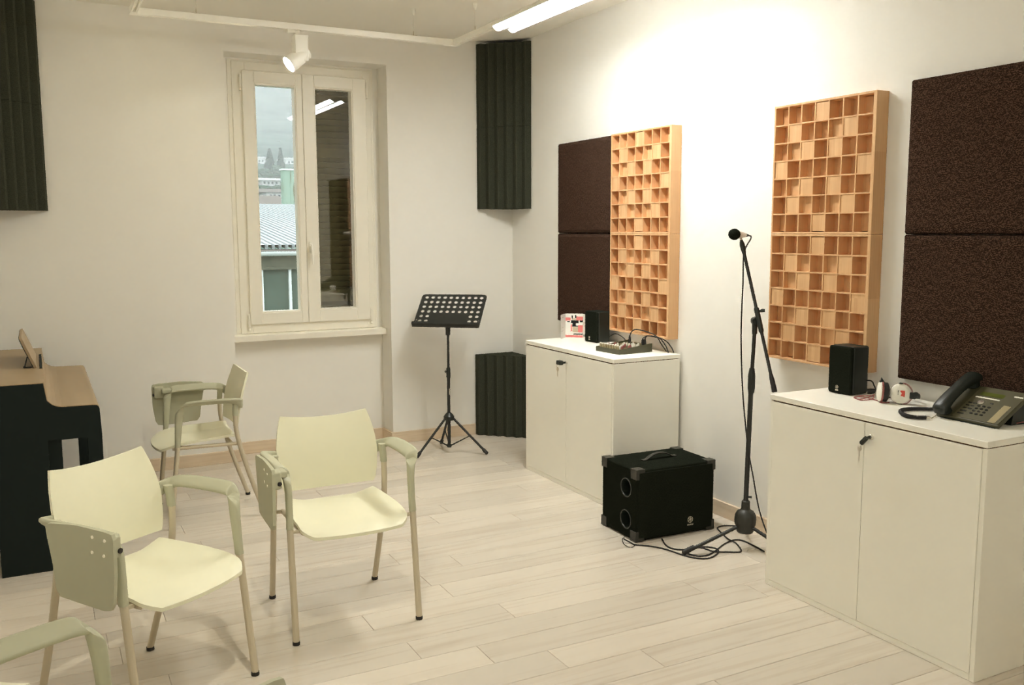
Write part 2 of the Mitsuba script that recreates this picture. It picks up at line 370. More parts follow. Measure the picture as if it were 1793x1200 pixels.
for x, s in ((TX0, 1), (TX1, -1)):
    L = Polygon([(x-s*.018, TY+.018), (x+s*.075, TY+.018), (x+s*.075, TY-.018), (x+s*.018, TY-.018), (x+s*.018, TY-.065), (x-s*.018, TY-.065)])
    obj('corner_joint', ext(L, TZ1-TZ0+.003, (0, 0, TZ0-.0015)), 'white_metal', tr)
for k, (x, y, ax) in enumerate(((-2.36, TY, 0), (-1.065, TY, 0), (TX1, -1.02, 1), (TX0, -3.2, 1), (TX1, -4.2, 1), (TX0, -5.6, 1))):
    c = (bx(x-.022, x+.022, y-.006, y+.006, TZ1, TZ1+.004) if ax == 0 else bx(x-.006, x+.006, y-.022, y+.022, TZ1, TZ1+.004))
    h = obj('hanger', cat(c, cyl((x, y, TZ1), (x, y, TZ1+.03), .003, 8)), 'beige_metal', tr)
    obj('wire', cyl((x, y, TZ1+.02), (x, y, ZC-.005), .0009, 6), 'silver', h)
    obj('ceiling_cap', lathe([(.0, -.04), (.006, -.04), (.013, -.012), (.014, 0)], 14, at=(x, y, ZC)), 'white_metal', h, smooth=40)

def spot_head(x, y, aim, label, beam, ang):
    """track adapter, box, and a conical head with a glowing lens"""
    k = thing('spotlight', label, 'spotlight', 'white track spotlights')
    obj('adapter', cat(cb(x-.062, x-.012, y-.012, y+.012, TZ0-.020, TZ0+.004, .003), cb(x-.014, x+.012, y-.010, y+.010, TZ0-.032, TZ0+.002, .003)), 'white_plastic', k)
    bxk = obj('driver_box', cb(x-.028, x+.052, y-.045, y+.035, TZ0-.178, TZ0-.030, .004), 'white_metal', k)
    a = np.array(aim, float); a /= np.linalg.norm(a)
    c = np.array([x+.012, y-.01, TZ0-.150])
    obj('head', lathe([(.0, -.055), (.030, -.055), (.038, -.045), (.041, -.01), (.050, .075), (.0505, .092), (.047, .092), (.046, .086), (.02, .08)], 28, axis=a, at=c), 'white_metal', k, smooth=35)
    lens = lathe([(.0, .0), (.045, .0), (.045, .001), (.0, .0015)], 28, axis=a, at=c+a*.0875)
    obj('lens', lens, 'white_plastic', k, emitter={'type': 'area', 'radiance': {'type': 'rgb', 'value': list(SPOT)}})
    if beam:
        o = c+a*.10
        scene[k+'_beam'] = {'type': 'spot', 'to_world': T().look_at(origin=tuple(o), target=tuple(o+a), up=(0.1, 1, 0.2)), 'cutoff_angle': ang, 'beam_width': ang*.45,
                            'intensity': {'type': 'rgb', 'value': list(beam)}}
spot_head(-1.795, TY, (-.79, -.10, -.57), 'white track spotlight glowing in front of the window, aimed left', tuple(.02*c for c in BEAM), 16)
spot_head(TX0, -4.25, (.13, 1.5, -2.0), 'white track spotlight on the left rail above the chairs', BEAM, 32)

def batten(x, ya, yb, label, rad=TUBE):
    """twin-lobe fluorescent luminaire under the track"""
    k = thing('tube_light', label, 'tube light', 'white twin-lobe fluorescent lights')
    z1 = TZ0-.002
    prof = [(-.082, 0), (-.082, -.012)]+[(-.080+.035*(1-math.cos(t))*1.05, -.014-.024*math.sin(t)) for t in np.linspace(0, math.pi, 9)]
    lobe = lambda s: [(x+s*(.012+.070*u), z1-.012-.026*math.sin(math.pi*u)**.8) for u in np.linspace(0, 1, 11)]
    hp = Polygon([(x-.085, z1-.004), (x-.085, z1-.014), (x+.085, z1-.014), (x+.085, z1-.004), (x+.03, z1), (x-.03, z1)])
    obj('housing', ext(hp, yb-ya, (0, yb, 0), (1, 0, 0), (0, 0, 1)), 'white_metal', k)
    obj('spine', cb(x-.0125, x+.0125, ya, yb, z1-.026, z1-.013, .003), 'white_metal', k)
    for s in (-1, 1):
        c = lobe(s); V, F = [], []
        for (px, pz) in c: V += [(px, ya+.004, pz), (px, yb-.004, pz)]
        for i in range(len(c)-1):
            q = [2*i, 2*i+1, 2*i+3, 2*i+2]; F += [(q[0], q[1], q[2]), (q[0], q[2], q[3])] if s > 0 else [(q[0], q[2], q[1]), (q[0], q[3], q[2])]
        m = trimesh.Trimesh(V, F, process=False)
        if m.face_normals[:, 2].mean() > 0: m.invert()
        obj('diffuser', m, 'white_plastic', k, emitter={'type': 'area', 'radiance': {'type': 'rgb', 'value': list(rad)}})
    for y in (ya, yb):
        pts = [(x-.088, z1-.002)]+lobe(-1)[::-1]+lobe(1)+[(x+.088, z1-.002)]
        obj('end_cap', ext(Polygon(pts).buffer(.003), .006, (0, y+.003, 0), (1, 0, 0), (0, 0, 1)), 'white_plastic', k)
batten(TX1+.012, -2.92, -1.40, 'glowing twin-lobe fluorescent light at the top of the photo')
batten(TX0, -6.45, -4.95, 'glowing twin-lobe fluorescent light on the left rail behind the camera', TUBE_BACK)

# ------------------------------------------------------------------ white cabinets
HC, WC, XC = .847, 1.014, -.4697
def cabinet(y1, label, lock_y, style):
    y0 = y1-WC; ym = (y0+y1)/2
    k = thing('cabinet', label, 'cabinet', 'white two-door cabinets')
    obj('worktop', cb(XC-.002, -.018, y0-.001, y1+.001, HC-.023, HC, .0015), 'white_laminate', k)
    t = .018
    obj('carcass', cat(cb(XC+.001, -.020, y0, y0+t, 0.001, HC-.0265, .001), cb(XC+.001, -.020, y1-t, y1, 0.001, HC-.0265, .001), bx(XC+.03, -.022, y0+t, y1-t, HC-.05, HC-.028), bx(-.03, -.022, y0+t, y1-t, .03, HC-.05), bx(XC+.03, -.022, y0+t, y1-t, .03, .045)), 'white_laminate', k)
    obj('shadow_gap', bx(XC+.006, -.03, y0+.004, y1-.004, HC-.028, HC-.022), 'groove_dark', k)
    obj('plinth', cb(XC+.0005, XC+.02, y0+t+.0005, y1-t-.0005, .001, .026, .001), 'white_laminate', k)
    dl = obj('door', cb(XC-.001, XC+.018, ym+.0012, y1-t-.001, .0275, HC-.029, .001), 'white_laminate', k)
    d2 = obj('door', cb(XC-.001, XC+.018, y0+t+.001, ym-.0012, .0275, HC-.029, .001), 'white_laminate', k)
    zl = .768; d = d2
    lk = obj('lock', lathe([(.0, 0), (.010, 0), (.010, .008), (.0085, .010), (0, .010)], 20, axis=(-1, 0, 0), at=(XC-.001, lock_y, zl)), 'silver', d, smooth=35)
    if style == 0:
        obj('key', cat(cb(XC-.040, XC-.011, lock_y-.0015, lock_y+.0015, zl-.006, zl+.006, .001), cb(XC-.058, XC-.030, lock_y-.006, lock_y+.034, zl-.013, zl+.013, .003)), 'black_plastic', d)
        kx, ky = XC-.050, lock_y+.026
        obj('key', cat(ext(Point(0, 0).buffer(.012).difference(Point(0, .006).buffer(.003)), .002, (kx, ky+.0, zl-.040), (0, -1, 0), (0, 0, 1)), bx(kx-.002, kx, ky-.0028, ky+.0028, zl-.085, zl-.050), tube(spline([(kx-.001, ky, zl-.008), (kx-.008, ky, zl-.022), (kx-.001, ky, zl-.034)], 6), .001, 6)), 'beige_metal', d)
    else:
        M = trimesh.transformations.rotation_matrix(math.radians(-48), (1, 0, 0), (XC, lock_y, zl))
        obj('key', cat(cb(XC-.022, XC-.010, lock_y-.002, lock_y+.002, zl-.005, zl+.005, .001), moved(rb(XC-.034, XC-.020, lock_y-.002, lock_y+.040, zl-.009, zl+.009, .006, 10), M)), 'black_plastic', d)
        kx, ky = XC-.028, lock_y+.030
        obj('key', cat(ext(Point(0, 0).buffer(.011).difference(Point(0, .006).buffer(.003)), .002, (kx, ky, zl-.047), (0, -1, 0), (0, 0, 1)), bx(kx-.002, kx, ky-.0024, ky+.0024, zl-.098, zl-.056)), 'silver', d)
    return k
YA, YB = -1.079, -3.294
cabinet(YA, 'white two-door cabinet in the far corner under the mixer and brochure', YA-WC/2-.012, 0)
cabinet(YB, 'white two-door cabinet in the right foreground under the telephone', YB-WC/2-.034, 1)

# emblem: ring with three crossed forks
def emblem(r, th):
    g = Point(0, 0).buffer(r, quad_segs=12).difference(Point(0, 0).buffer(r*.86, quad_segs=12))
    for a in (90, 210, 330):
        g = g.union(affinity.rotate(sbox(-r*.10, -r*.80, r*.10, r*.80), a-90, origin=(0, 0)))
    return g.union(Point(0, 0).buffer(r*.2))
# ------------------------------------------------------------------ small black speakers
def small_speaker(x, y, yaw, w, d, h, label):
    """front-far corner of the base at (x, y); front faces -x"""
    k = thing('desk_speaker', label, 'speaker', 'small black desk speakers')
    M = rotz(yaw, (x, y, HC))
    obj('body', moved(rb(.010, d, -w, 0, .0015, h, .010, 16), M), 'black_plastic', k, smooth=35)
    obj('grille', moved(rb(-.004, .016, -w+.001, -.001, .002, h-.001, .0085, 16), M), 'black_carpet', k, smooth=35)
    e = cat(ext(emblem(.0075, .002), .0015, (-.004, -w*.42, .030), (0, -1, 0), (0, 0, 1)), ext(rrect(-.008, .008, -.004, .003, .001), .0015, (-.004, -w*.42, .017), (0, -1, 0), (0, 0, 1)))
    obj('badge', moved(e, M), 'badge', k)
    return M
small_speaker(-.166, -1.309, .03, .136, .10, .196, 'small black desk speaker between the brochure and the mixer')
small_speaker(-.215, -3.372, .045, .122, .108, .208, 'small black desk speaker left of the headphones')

# ------------------------------------------------------------------ standing brochure (three panels)
br = thing('brochure', 'folded white and red leaflet standing on the far cabinet', 'brochure')
BZ = HC+.0005; BH = .158
bp = [(-.262, -1.158), (-.188, -1.086), (-.105, -1.176), (-.130, -1.262)]
bp = [(-.2510, -1.150), (-.170, -1.075), (-.082, -1.150), (-.098, -1.222)]
def panel(p, q, u0, u1, v0, v1, off=0, t=.0009):
    """rectangle on the panel from p to q (u along, v up, in parts of it), off towards the room"""
    p, q = np.array(p), np.array(q); d = q-p; L = np.linalg.norm(d); d /= L
    nrm = np.array([d[1], -d[0]]);  nrm = nrm if nrm @ (np.array([-3.0, -6.0])-p) > 0 else -nrm
    a, b = p+d*L*u0, p+d*L*u1
    P = [(*(s+nrm*o), BZ+BH*v) for s in (a, b) for o in (off, off+t) for v in (v0, v1)]
    return hull(P)
obj('panel', panel(bp[0], bp[1], 0, 1, 0, 1), 'paper_white', br)
obj('panel', panel(bp[1], bp[2], 0, 1, 0, 1), 'paper_white', br)
obj('panel', panel(bp[2], bp[3], 0, 1, 0, 1), 'paper_white', br)
pp = lambda *a: panel(bp[1], bp[2], *a, .0010, .0003)
for m_ in (pp(0, .30, .70, .83), pp(.62, 1, .72, .88), pp(.72, 1, .22, .52), pp(0, 1, .01, .10), pp(.30, .38, .25, .55),): obj('print', m_, 'ink_red', br)
for m_ in (pp(.32, .75, .60, .72), pp(.1, .25, .64, .68), pp(.82, 1, .64, .72), pp(.40, .60, .50, .60), pp(.38, .72, .46, .50), pp(.45, 1, .12, .17), pp(.35, .42, .80, .92), pp(.55, .62, .82, .94),): obj('print', m_, 'ink_black', br)
for m_ in (pp(.40, .72, .22, .45), pp(.36, .62, .73, .80),): obj('print', m_, 'ink_tan', br)
p0 = lambda *a: panel(bp[0], bp[1], *a, .0010, .0003)
p2 = lambda *a: panel(bp[2], bp[3], *a, .0010, .0003)
for m_ in (p0(.2, .55, .86, .875), p0(.2, .5, .45, .465), p0(.2, .55, .30, .315), *[p2(.2, .85, v, v+.012) for v in (.5, .54, .58, .62, .66)],): obj('print', m_, 'ink_tan', br)
for m_ in (p2(.15, .3, .06, .15), p2(.45, .6, .07, .17), p2(.75, .9, .08, .19),): obj('print', m_, 'ink_black', br)

# ------------------------------------------------------------------ mixer
mx = thing('mixing_console', 'small olive mixing console with white knobs on the far cabinet', 'mixer')
MM = rotz(.075, (-.355, -1.741, HC))
MW_, MD_ = .212, .235      # along -y, along +x
def mp(m): return moved(m, MM)
obj('body', mp(hull([(0, 0, .003), (0, -MW_, .003), (MD_, 0, .003), (MD_, -MW_, .003), (0, 0, .020), (0, -MW_, .020), (MD_, 0, .042), (MD_, -MW_, .042)])), 'dark_olive', mx)
obj('rim', mp(cat(*[hull([(xa, ya, za) for xa, za in ((-.003, .0), (-.003, .026), (.005, .027), (.005, .0))]+[(xb, yb, zb) for xb, zb in ((-.003, .0), (-.003, .026), (.005, .027), (.005, .0)) for ya_ in (0,) for yb in (-MW_,)]) for ya in (0,)])), 'dark_olive', mx)
obj('side_cheek', mp(hull([(-.003, y, z) for y in (-MW_-.004, -MW_+.004) for z in (.0005, .027)]+[(MD_+.002, y, z) for y in (-MW_-.004, -MW_+.004) for z in (.0005, .050)])), 'dark_olive', mx)
obj('side_cheek', mp(hull([(-.003, y, z) for y in (-.004, .004) for z in (.0005, .027)]+[(MD_+.002, y, z) for y in (-.004, .004) for z in (.0005, .050)])), 'dark_olive', mx)
kn = lathe([(.0058, 0), (.0055, .013), (.0048, .016), (.0, .016)], 10)
kn_w, kn_r, kn_g = mikit.ply(kn, 'white_plastic', smooth=35), mikit.ply(kn, 'maroon', smooth=35), mikit.ply(kn, 'olive_face', smooth=35)
cap_ = lathe([(.007, 0), (.0065, .021), (.0055, .024), (.0, .024)], 10)
kc = mikit.ply(cap_, 'tan_label', smooth=35); kcw = mikit.ply(lathe([(.0068, .0235), (.006, .029), (0, .029)], 10), 'white_plastic', smooth=35)
for r in range(6):
    for c in range(9):
        lx, ly = .018+r*.030, -.014-c*.023
        zz = .020+.022*lx/MD_
        tw = tw_of(MM @ np.array([[1, 0, 0, lx], [0, 1, 0, ly], [0, 0, 1, zz], [0, 0, 0, 1]], float))
        if r == 0 and c < 8: kk = reuse('knob', kc, mx, tw); reuse('cap', kcw, kk, tw)
        elif r in (1, 2, 3) and (c+r) % 3: reuse('knob', kn_w if (r+c) % 2 else kn_r, mx, tw)
        elif r == 4 and c > 2: reuse('knob', kn_w, mx, tw)
        elif r == 5 and c > 3: reuse('knob', kn_w if c % 2 else kn_g, mx, tw)
def loc(lx, ly, lz): return tuple((MM @ np.array([lx, ly, lz, 1]))[:3])
def plug_cable(a, pts, label, r=.0032, tip=(0, 0, 1), ln=.05):
    k = thing('audio_cable', label, 'cable', 'black audio cables of the mixer')
    a = np.array(a); t = np.array(tip, float); t /= np.linalg.norm(t)
    obj('plug', lathe([(.0, 0), (.008, 0), (.0085, ln*.5), (.006, ln*.8), (.004, ln)], 12, axis=t, at=a), 'black_rubber', k, smooth=35)
    obj('cord', tube(spline([a+t*ln*.95]+[np.array(p) for p in pts], 8), r, 8), 'black_rubber', k, smooth=True)
plug_cable(loc(.185, -.075, .037), [loc(.195, -.085, .112), loc(.215, -.115, .122), (-.075, -1.925, HC+.095), (-.050, -1.960, HC+.040), (-.035, -1.985, HC+.004)], 'black cable arching from the upright plug at the middle of the mixer', tip=(0, 0, 1))
plug_cable(loc(.20, -.175, .037), [loc(.205, -.185, .085), loc(.22, -.200, .094), (-.092, -1.985, HC+.088), (-.070, -2.02, HC+.046), (-.062, -2.040, HC+.004)], 'black cable from the front one of the paired plugs at the mixer right side', ln=.04)
plug_cable(loc(.212, -.180, .037), [loc(.216, -.192, .09), loc(.230, -.21, .092), (-.068, -2.005, HC+.076), (-.042, -2.04, HC+.034), (-.034, -2.052, HC+.004)], 'black cable from the rear one of the paired plugs at the mixer right side', ln=.04)
k = obj('speaker_cable', tube(spline([(-.062, -1.43, HC+.035), (-.06, -1.50, HC+.06), (-.07, -1.60, HC+.045), (-.10, -1.70, HC+.012), (-.115, -1.75, HC+.004)], 8), .0028, 8), 'black_rubber', smooth=True)
tag(k, 'thin black cable behind the small speaker next to the mixer', 'cable')

# ------------------------------------------------------------------ telephone on the near cabinet
ph = thing('telephone', 'dark olive desk telephone on the right cabinet', 'telephone')
# local: a = along -y from its left edge, b = up the slope (towards the wall), c = out of the slope
th_ = math.radians(31); PO = np.array([-.262, -3.945, HC+.012]); YAWP = .03
ua = np.array([math.sin(YAWP)*-1, -math.cos(YAWP), 0]); hb = np.array([math.cos(YAWP), -math.sin(YAWP), 0]); ub = hb*math.cos(th_)+np.array([0, 0, math.sin(th_)]); uc = np.cross(ub, ua); uc = uc if uc[2] > 0 else -uc
MP = np.eye(4); MP[:3, 0], MP[:3, 1], MP[:3, 2], MP[:3, 3] = ua, ub, uc, PO
if np.linalg.det(MP[:3, :3]) < 0: MP[:3, 2] *= -1
flipc = MP[2, 2] < 0
MPm = MP.copy()
def pm(m):
    m = moved(m, MPm)
    if np.linalg.det(MPm[:3, :3]) < 0: m.invert()
    return m
MPm[:3, 2] = uc
PWD, PHT = .258, .196
obj('body', pm(rb(0, PWD, 0, PHT, -.016, 0, .005, 10)), 'dark_olive', ph, smooth=35)
obj('faceplate', pm(ext(rrect(.068, PWD-.004, .006, PHT-.004, .005), .002, (0, 0, 0))), 'olive_face', ph)
obj('stand', cat(hull([tuple(PO+ua*a+v) for a in (.035, PWD-.02) for v in (ub*.19-uc*.016, ub*.12-uc*.016, hb*.20+np.array([0, 0, -.0115]), hb*.10+np.array([0, 0, -.0115]))]), hull([tuple(PO+ua*a+v) for a in (.02, PWD-.01) for v in (np.array([0, 0, -.0115]), hb*.02+np.array([0, 0, -.0115]), -uc*.010, ub*.02-uc*.012)])), 'black_plastic', ph)
hs = [(.034, -.012, .014), (.034, -.002, .030), (.034, .045, .040), (.034, .10, .043), (.034, .155, .041), (.034, .205, .032), (.034, .218, .014)]
hw = [(.022, .006), (.030, .019), (.026, .019), (.024, .018), (.026, .019), (.031, .019), (.022, .006)]
tang = np.gradient(np.array(hs), axis=0); tang /= np.linalg.norm(tang, axis=1, keepdims=True)
st = [(np.array(c), np.array([w, 0, 0]), np.cross(t, (1, 0, 0))*h) for c, (w, h), t in zip(hs, hw, tang)]
hsm = cat(loft(st, 18, 2.6), loft([((.034, .012, .028), (.027, 0, 0), (0, .020, 0)), ((.034, .016, .004), (.025, 0, 0), (0, .019, 0))], 18, 2.4, 1), loft([((.034, .190, .028), (.028, 0, 0), (0, .020, 0)), ((.034, .186, .004), (.025, 0, 0), (0, .019, 0))], 18, 2.4, 1))
obj('handset', pm(hsm), 'black_plastic', ph, smooth=40)
obj('screen', pm(cat(ext(rrect(.090, .185, .142, .163, .002), .0012, (0, 0, .0018)))), 'lcd', ph)
obj('light_strip', pm(rb(.083, .182, .126, .132, .001, .0045, .002, 8)), 'white_plastic', ph)
obj('light_strip', pm(rb(.217, .252, .160, .166, .001, .0045, .002, 8)), 'white_plastic', ph)
obj('navigator_button', pm(lathe([(.0, .001), (.0135, .001), (.0135, .004), (.011, .006), (0, .0065)], 24, at=(.122, .105, 0))), 'silver', ph, smooth=35)
for r in range(4):
    for c in range(3):
        x, y = .128+c*.0205, .083-r*.0155
        obj('digit_key', pm(loft([((x, y, .001), (.0065, 0, 0), (0, .0045, 0)), ((x, y, .0045), (.0058, 0, 0), (0, .0038, 0))], 12, 2.4, 1)), 'olive_key', ph, smooth=35)
for r in range(5):
    for c in ((0, 1) if r < 3 else (0,)):
        x, y = .084+c*.020, .092-r*.0165
        obj('function_key', pm(rb(x-.006, x+.010+(.010 if r > 2 else 0), y-.003, y+.003, .0005, .0042, .0018, 8)), 'olive_key', ph)
obj('function_key', pm(rb(.158, .172, .103, .109, .0005, .0042, .0018, 8)), 'olive_key', ph)
obj('label_strip', pm(ext(rrect(.212, .240, .008, .108, .002), .001, (0, 0, .0018))), 'tan_label', ph)
# coiled cord
pc = spline([(-0.1832, -3.8976, 0.856), (-0.2033, -3.8674, 0.856), (-0.2671, -3.8329, 0.856), (-0.329, -3.8443, 0.856), (-0.3793, -3.9038, 0.856), (-0.3811, -3.9506, 0.856), (-0.3486, -3.9741, 0.856)], 10)
L = np.r_[0, np.cumsum(np.linalg.norm(np.diff(pc, axis=0), axis=1))]; ss = np.linspace(0, L[-1], 700)
pcs = np.c_[[np.interp(ss, L, pc[:, i]) for i in range(3)]].T; tg = np.gradient(pcs, axis=0); tg /= np.linalg.norm(tg, axis=1, keepdims=True)
sd = np.cross(tg, (0, 0, 1)); sd /= np.linalg.norm(sd, axis=1, keepdims=True); ph_ = ss/.0052*2*np.pi
coil = pcs+.0062*(np.cos(ph_)[:, None]*sd+np.sin(ph_)[:, None]*np.array([0, 0, 1.0]))
coil[:, 2] = np.maximum(coil[:, 2], HC+.0025)
cd = obj('coiled_cord', cat(tube(coil, .0020, 5), tube(pcs, .0035, 6)), 'black_rubber', ph, smooth=True)
obj('cord_end', cat(lathe([(.0, 0), (.006, 0), (.006, .012), (0, .012)], 12, axis=tg[-1], at=pcs[-1])), 'silver', ph, smooth=35)
obj('cord_tail', tube(spline([pcs[-1]+tg[-1]*.01, (-0.3094, -3.9683, 0.85), (-0.2615, -3.9506, 0.853)], 6), .0016, 6), 'tan_label', ph)
k = obj('network_cable', tube(spline([(-.14, -4.185, HC+.006), (-.12, -4.205, HC+.012), (-.10, -4.24, HC+.004), (-.055, -4.29, HC+.003)], 6), .0022, 6), 'maroon', smooth=True)
tag(k, 'thin cable running from behind the telephone', 'cable')

# ------------------------------------------------------------------ headphones lying folded on the near cabinet
hd = thing('headphones', 'white and black headphones with red mark lying beside the telephone', 'headphones')
HR = .041
def cup(c, axis, mark):
    """disc cup: pad behind, shell in front (axis = outward)"""
    a = np.array(axis, float); a /= np.linalg.norm(a)
    s = obj('ear_cup', lathe([(.0, .014), (HR*.55, .013), (HR*.85, .010), (HR, .004), (HR, -.001)], 28, axis=a, at=c), 'white_plastic', hd, smooth=40, label='white shell')
    obj('rim', lathe([(HR*1.01, -.001), (HR*1.03, .001), (HR*1.03, -.006), (HR*.95, -.007)], 28, axis=a, at=c), 'maroon', hd, smooth=40)
    obj('ear_pad', lathe([(HR*.9, -.007), (HR*.98, -.012), (HR*.95, -.024), (HR*.75, -.029), (HR*.5, -.024), (0, -.022)], 28, axis=a, at=c), 'black_rubber', hd, smooth=40)
    t1 = np.array([0, 0, 1.]); s1_ = np.cross(a, t1); s1_ /= np.linalg.norm(s1_)
    for v in (1, -1):
        q = np.array(c)+t1*v*HR*1.02; obj('hinge_block', moved(cb(-.007, .007, -.006, .006, -.003, .003, .001), np.block([[np.c_[s1_, a, t1], q[:, None]], [0, 0, 0, 1]])), 'black_plastic', hd)
    if mark:
        M = np.eye(4); M[:3, 0], M[:3, 1], M[:3, 2], M[:3, 3] = -s1_, t1, a, np.array(c)+a*.0135
        if np.linalg.det(M[:3, :3]) < 0: M[:3, 0] *= -1
        obj('mark', moved(ext(sbox(.000, -.014, .017, .013).difference(Point(-.004, 0).buffer(.0085)), .0012, (0, 0, 0)), M), 'red_plastic', hd)
        obj('mark', moved(ext(sbox(-.009, .004, -.006, .013).union(sbox(-.009, -.006, -.007, .0)), .0012), M), 'ink_black', hd)
    return a, s1_
cA = np.array([-.214, -3.650, HC+.0445]); cB = np.array([-.176, -3.716, HC+.0435])
aA = np.array([-.76, .64, .06]); aB = np.array([-.80, -.55, .12])
cup(cA, aA, False); cup(cB, aB, True)
hb_ = spline([cA+np.array([.004, 0, .043]), cA+np.array([.03, .02, .040]), (-.125, -3.625, HC+.030), (-.085, -3.655, HC+.020), (-.080, -3.71, HC+.022), (-.105, -3.75, HC+.03), cB+np.array([.040, -.040, .0]), cB+np.array([.018, -.034, -.005])], 8)
ring = lambda s, w: loft([(p, np.array([0, 0, w]), n_*.0025) for p, n_ in zip(s, np.cross(np.gradient(s, axis=0)/np.linalg.norm(np.gradient(s, axis=0), axis=1, keepdims=True), (0, 0, 1.)))], 10, 3, 1)
obj('headband', ring(hb_, .009), 'black_plastic', hd, smooth=40)
obj('yoke', cat(*[tube(spline([c+np.array([0, 0, .043])+a*.002]+[c+(s*math.sin(t)+np.array([0, 0, 1.])*math.cos(t))*HR*1.10 for t in np.linspace(.4, 2.7, 8)]+[c+np.array([0, 0, -.042])+a*.001], 3), .0018, 6) for c, a, s in ((cB, aB/np.linalg.norm(aB), np.array([.57, -.82, 0])),)]), 'maroon', hd, smooth=True)
obj('end_block', moved(cb(-.006, .006, -.012, .012, -.013, .013, .002), rotz(.6, tuple(cB+np.array([.020, -.042, -.004])))), 'black_plastic', hd)
hz = HC+.0026
obj('cord', tube(spline([(-.190, -3.600, hz+.02), (-.215, -3.590, hz+.008), (-.245, -3.570, hz), (-.230, -3.530, hz), (-.190, -3.540, hz+.006), (-.185, -3.59, hz+.010), (-.222, -3.61, hz+.004), (-.255, -3.585, hz), (-.240, -3.545, hz+.005), (-.200, -3.56, hz+.002), (-.205, -3.63, hz), (-.225, -3.665, hz), (-.195, -3.68, hz)], 8), .0022, 6), 'maroon', hd, smooth=True)
k = obj('speaker_cable', tube(spline([(-.112, -3.47, HC+.055), (-.12, -3.52, HC+.062), (-.14, -3.555, HC+.045), (-.135, -3.575, HC+.012), (-.11, -3.60, HC+.004), (-.04, -3.64, HC+.004)], 8), .003, 8), 'black_rubber', smooth=True)
tag(k, 'thin black cable behind the small speaker next to the headphones', 'cable')
k = obj('cable_plug', cat(lathe([(0, 0), (.011, 0), (.012, .012), (.010, .03), (0, .03)], 14, axis=(.55, -.8, .1), at=(-.155, -3.532, HC+.022)), ), 'black_rubber', smooth=40)
tag(k, 'black cable plug beside the headphones', 'plug')

# ------------------------------------------------------------------ bass cabinet on the floor
am = thing('bass_cabinet', 'black carpeted bass speaker cabinet with corner protectors on the floor', 'speaker cabinet')
AW, AD, AH = .478, .322, .368
MA = rotz(-.03, (-.659, -2.277, 0))            # local x to the wall, local y back; grille faces -y
def ap(m): return moved(m, MA)
hol = [(-.075+.0, AH-.105), (0, 0)]
side = sbox(-AD+.012, .012, -.012, AH-.012)
pc_ = [(-AD*.27-.0, AH*.745), (-AD*.27, AH*.30)]
pr_ = .043
pc_ = [(-.232, .262), (-.232, .098)]
body = m3.Manifold(m3.Mesh(np.array(rb(0, AW, -AD, 0, .006, AH, .009, 12).vertices, np.float32), np.array(rb(0, AW, -AD, 0, .006, AH, .009, 12).faces, np.uint32)))
for y, zz in pc_: body = body-m3.Manifold.cylinder(.14, pr_, pr_, 32).rotate((0, 90, 0)).translate((-.02, y, zz))
obj('body', ap(tm(body)), 'black_carpet', am, smooth=35)
obj('grille', ap(cb(.012, AW-.012, -AD-.004, -AD+.01, .018, AH-.012, .003)), 'black_carpet', am)
for y, zz in pc_:
    obj('bass_port', ap(lathe([(pr_+.007, -.001), (pr_+.007, .004), (pr_+.001, .004), (pr_-.002, -.004), (pr_-.003, -.11), (.0, -.112), (0, -.118), (pr_+.001, -.117), (pr_+.001, -.001), (pr_+.007, -.001)], 32, axis=(-1, 0, 0), at=(0, y, zz), caps=False)), 'black_plastic', am, smooth=35)
c_, e_ = .052, .0035
for x in (0, 1):
    for y in (0, 1):
        for zz in (0, 1):
            X, Y, Z = (-e_, AW+e_)[x], (-AD-e_, e_)[y], (.003, AH+e_)[zz]
            sx, sy, sz = (1, -1)[x], (1, -1)[y], (1, -1)[zz]
            def plate(dx, dy, dz):
                xs, ys, zs_ = sorted((X, X+sx*dx)), sorted((Y, Y+sy*dy)), sorted((Z, Z+sz*dz)); return cb(*xs, *ys, *zs_, .001)
            obj('corner_protector', ap(cat(plate(.0045, c_, c_), plate(c_, .0045, c_), plate(c_, c_, .0045))), 'corner_plastic', am)
hp_ = spline([(.135, -.165, AH+.003), (.16, -.163, AH+.004), (.20, -.160, AH+.022), (.245, -.158, AH+.030), (.29, -.156, AH+.022), (.33, -.154, AH+.004), (.355, -.152, AH+.003)], 6)
obj('handle', ap(loft([(p, np.array([0, .013, 0]), np.array([-.001, 0, .003])) for p in hp_], 12, 4, 1)), 'corner_plastic', am, smooth=40)
bd = cat(ext(emblem(.0165, .002), .002, (AW*.685, -AD-.0035, .075), (1, 0, 0), (0, 0, 1)))
tx = meshkit.text_mesh('YAMAHA', .0075, .0015, True); tx.apply_scale((.9, 1, 1)); w_ = tx.bounds[1][0]
tx.apply_transform(np.array([[1, 0, 0, AW*.685-w_/2], [0, 0, -1, -AD-.0035], [0, 1, 0, .045], [0, 0, 0, 1]], float))
obj('badge', ap(cat(bd, tx)), 'badge', am)
for x in (.03, AW-.03):
    for y in (-AD+.03, -.03): obj('foot', ap(lathe([(.012, 0), (.012, .007), (0, .007)], 12, at=(x, y, .0005))), 'black_rubber', am)

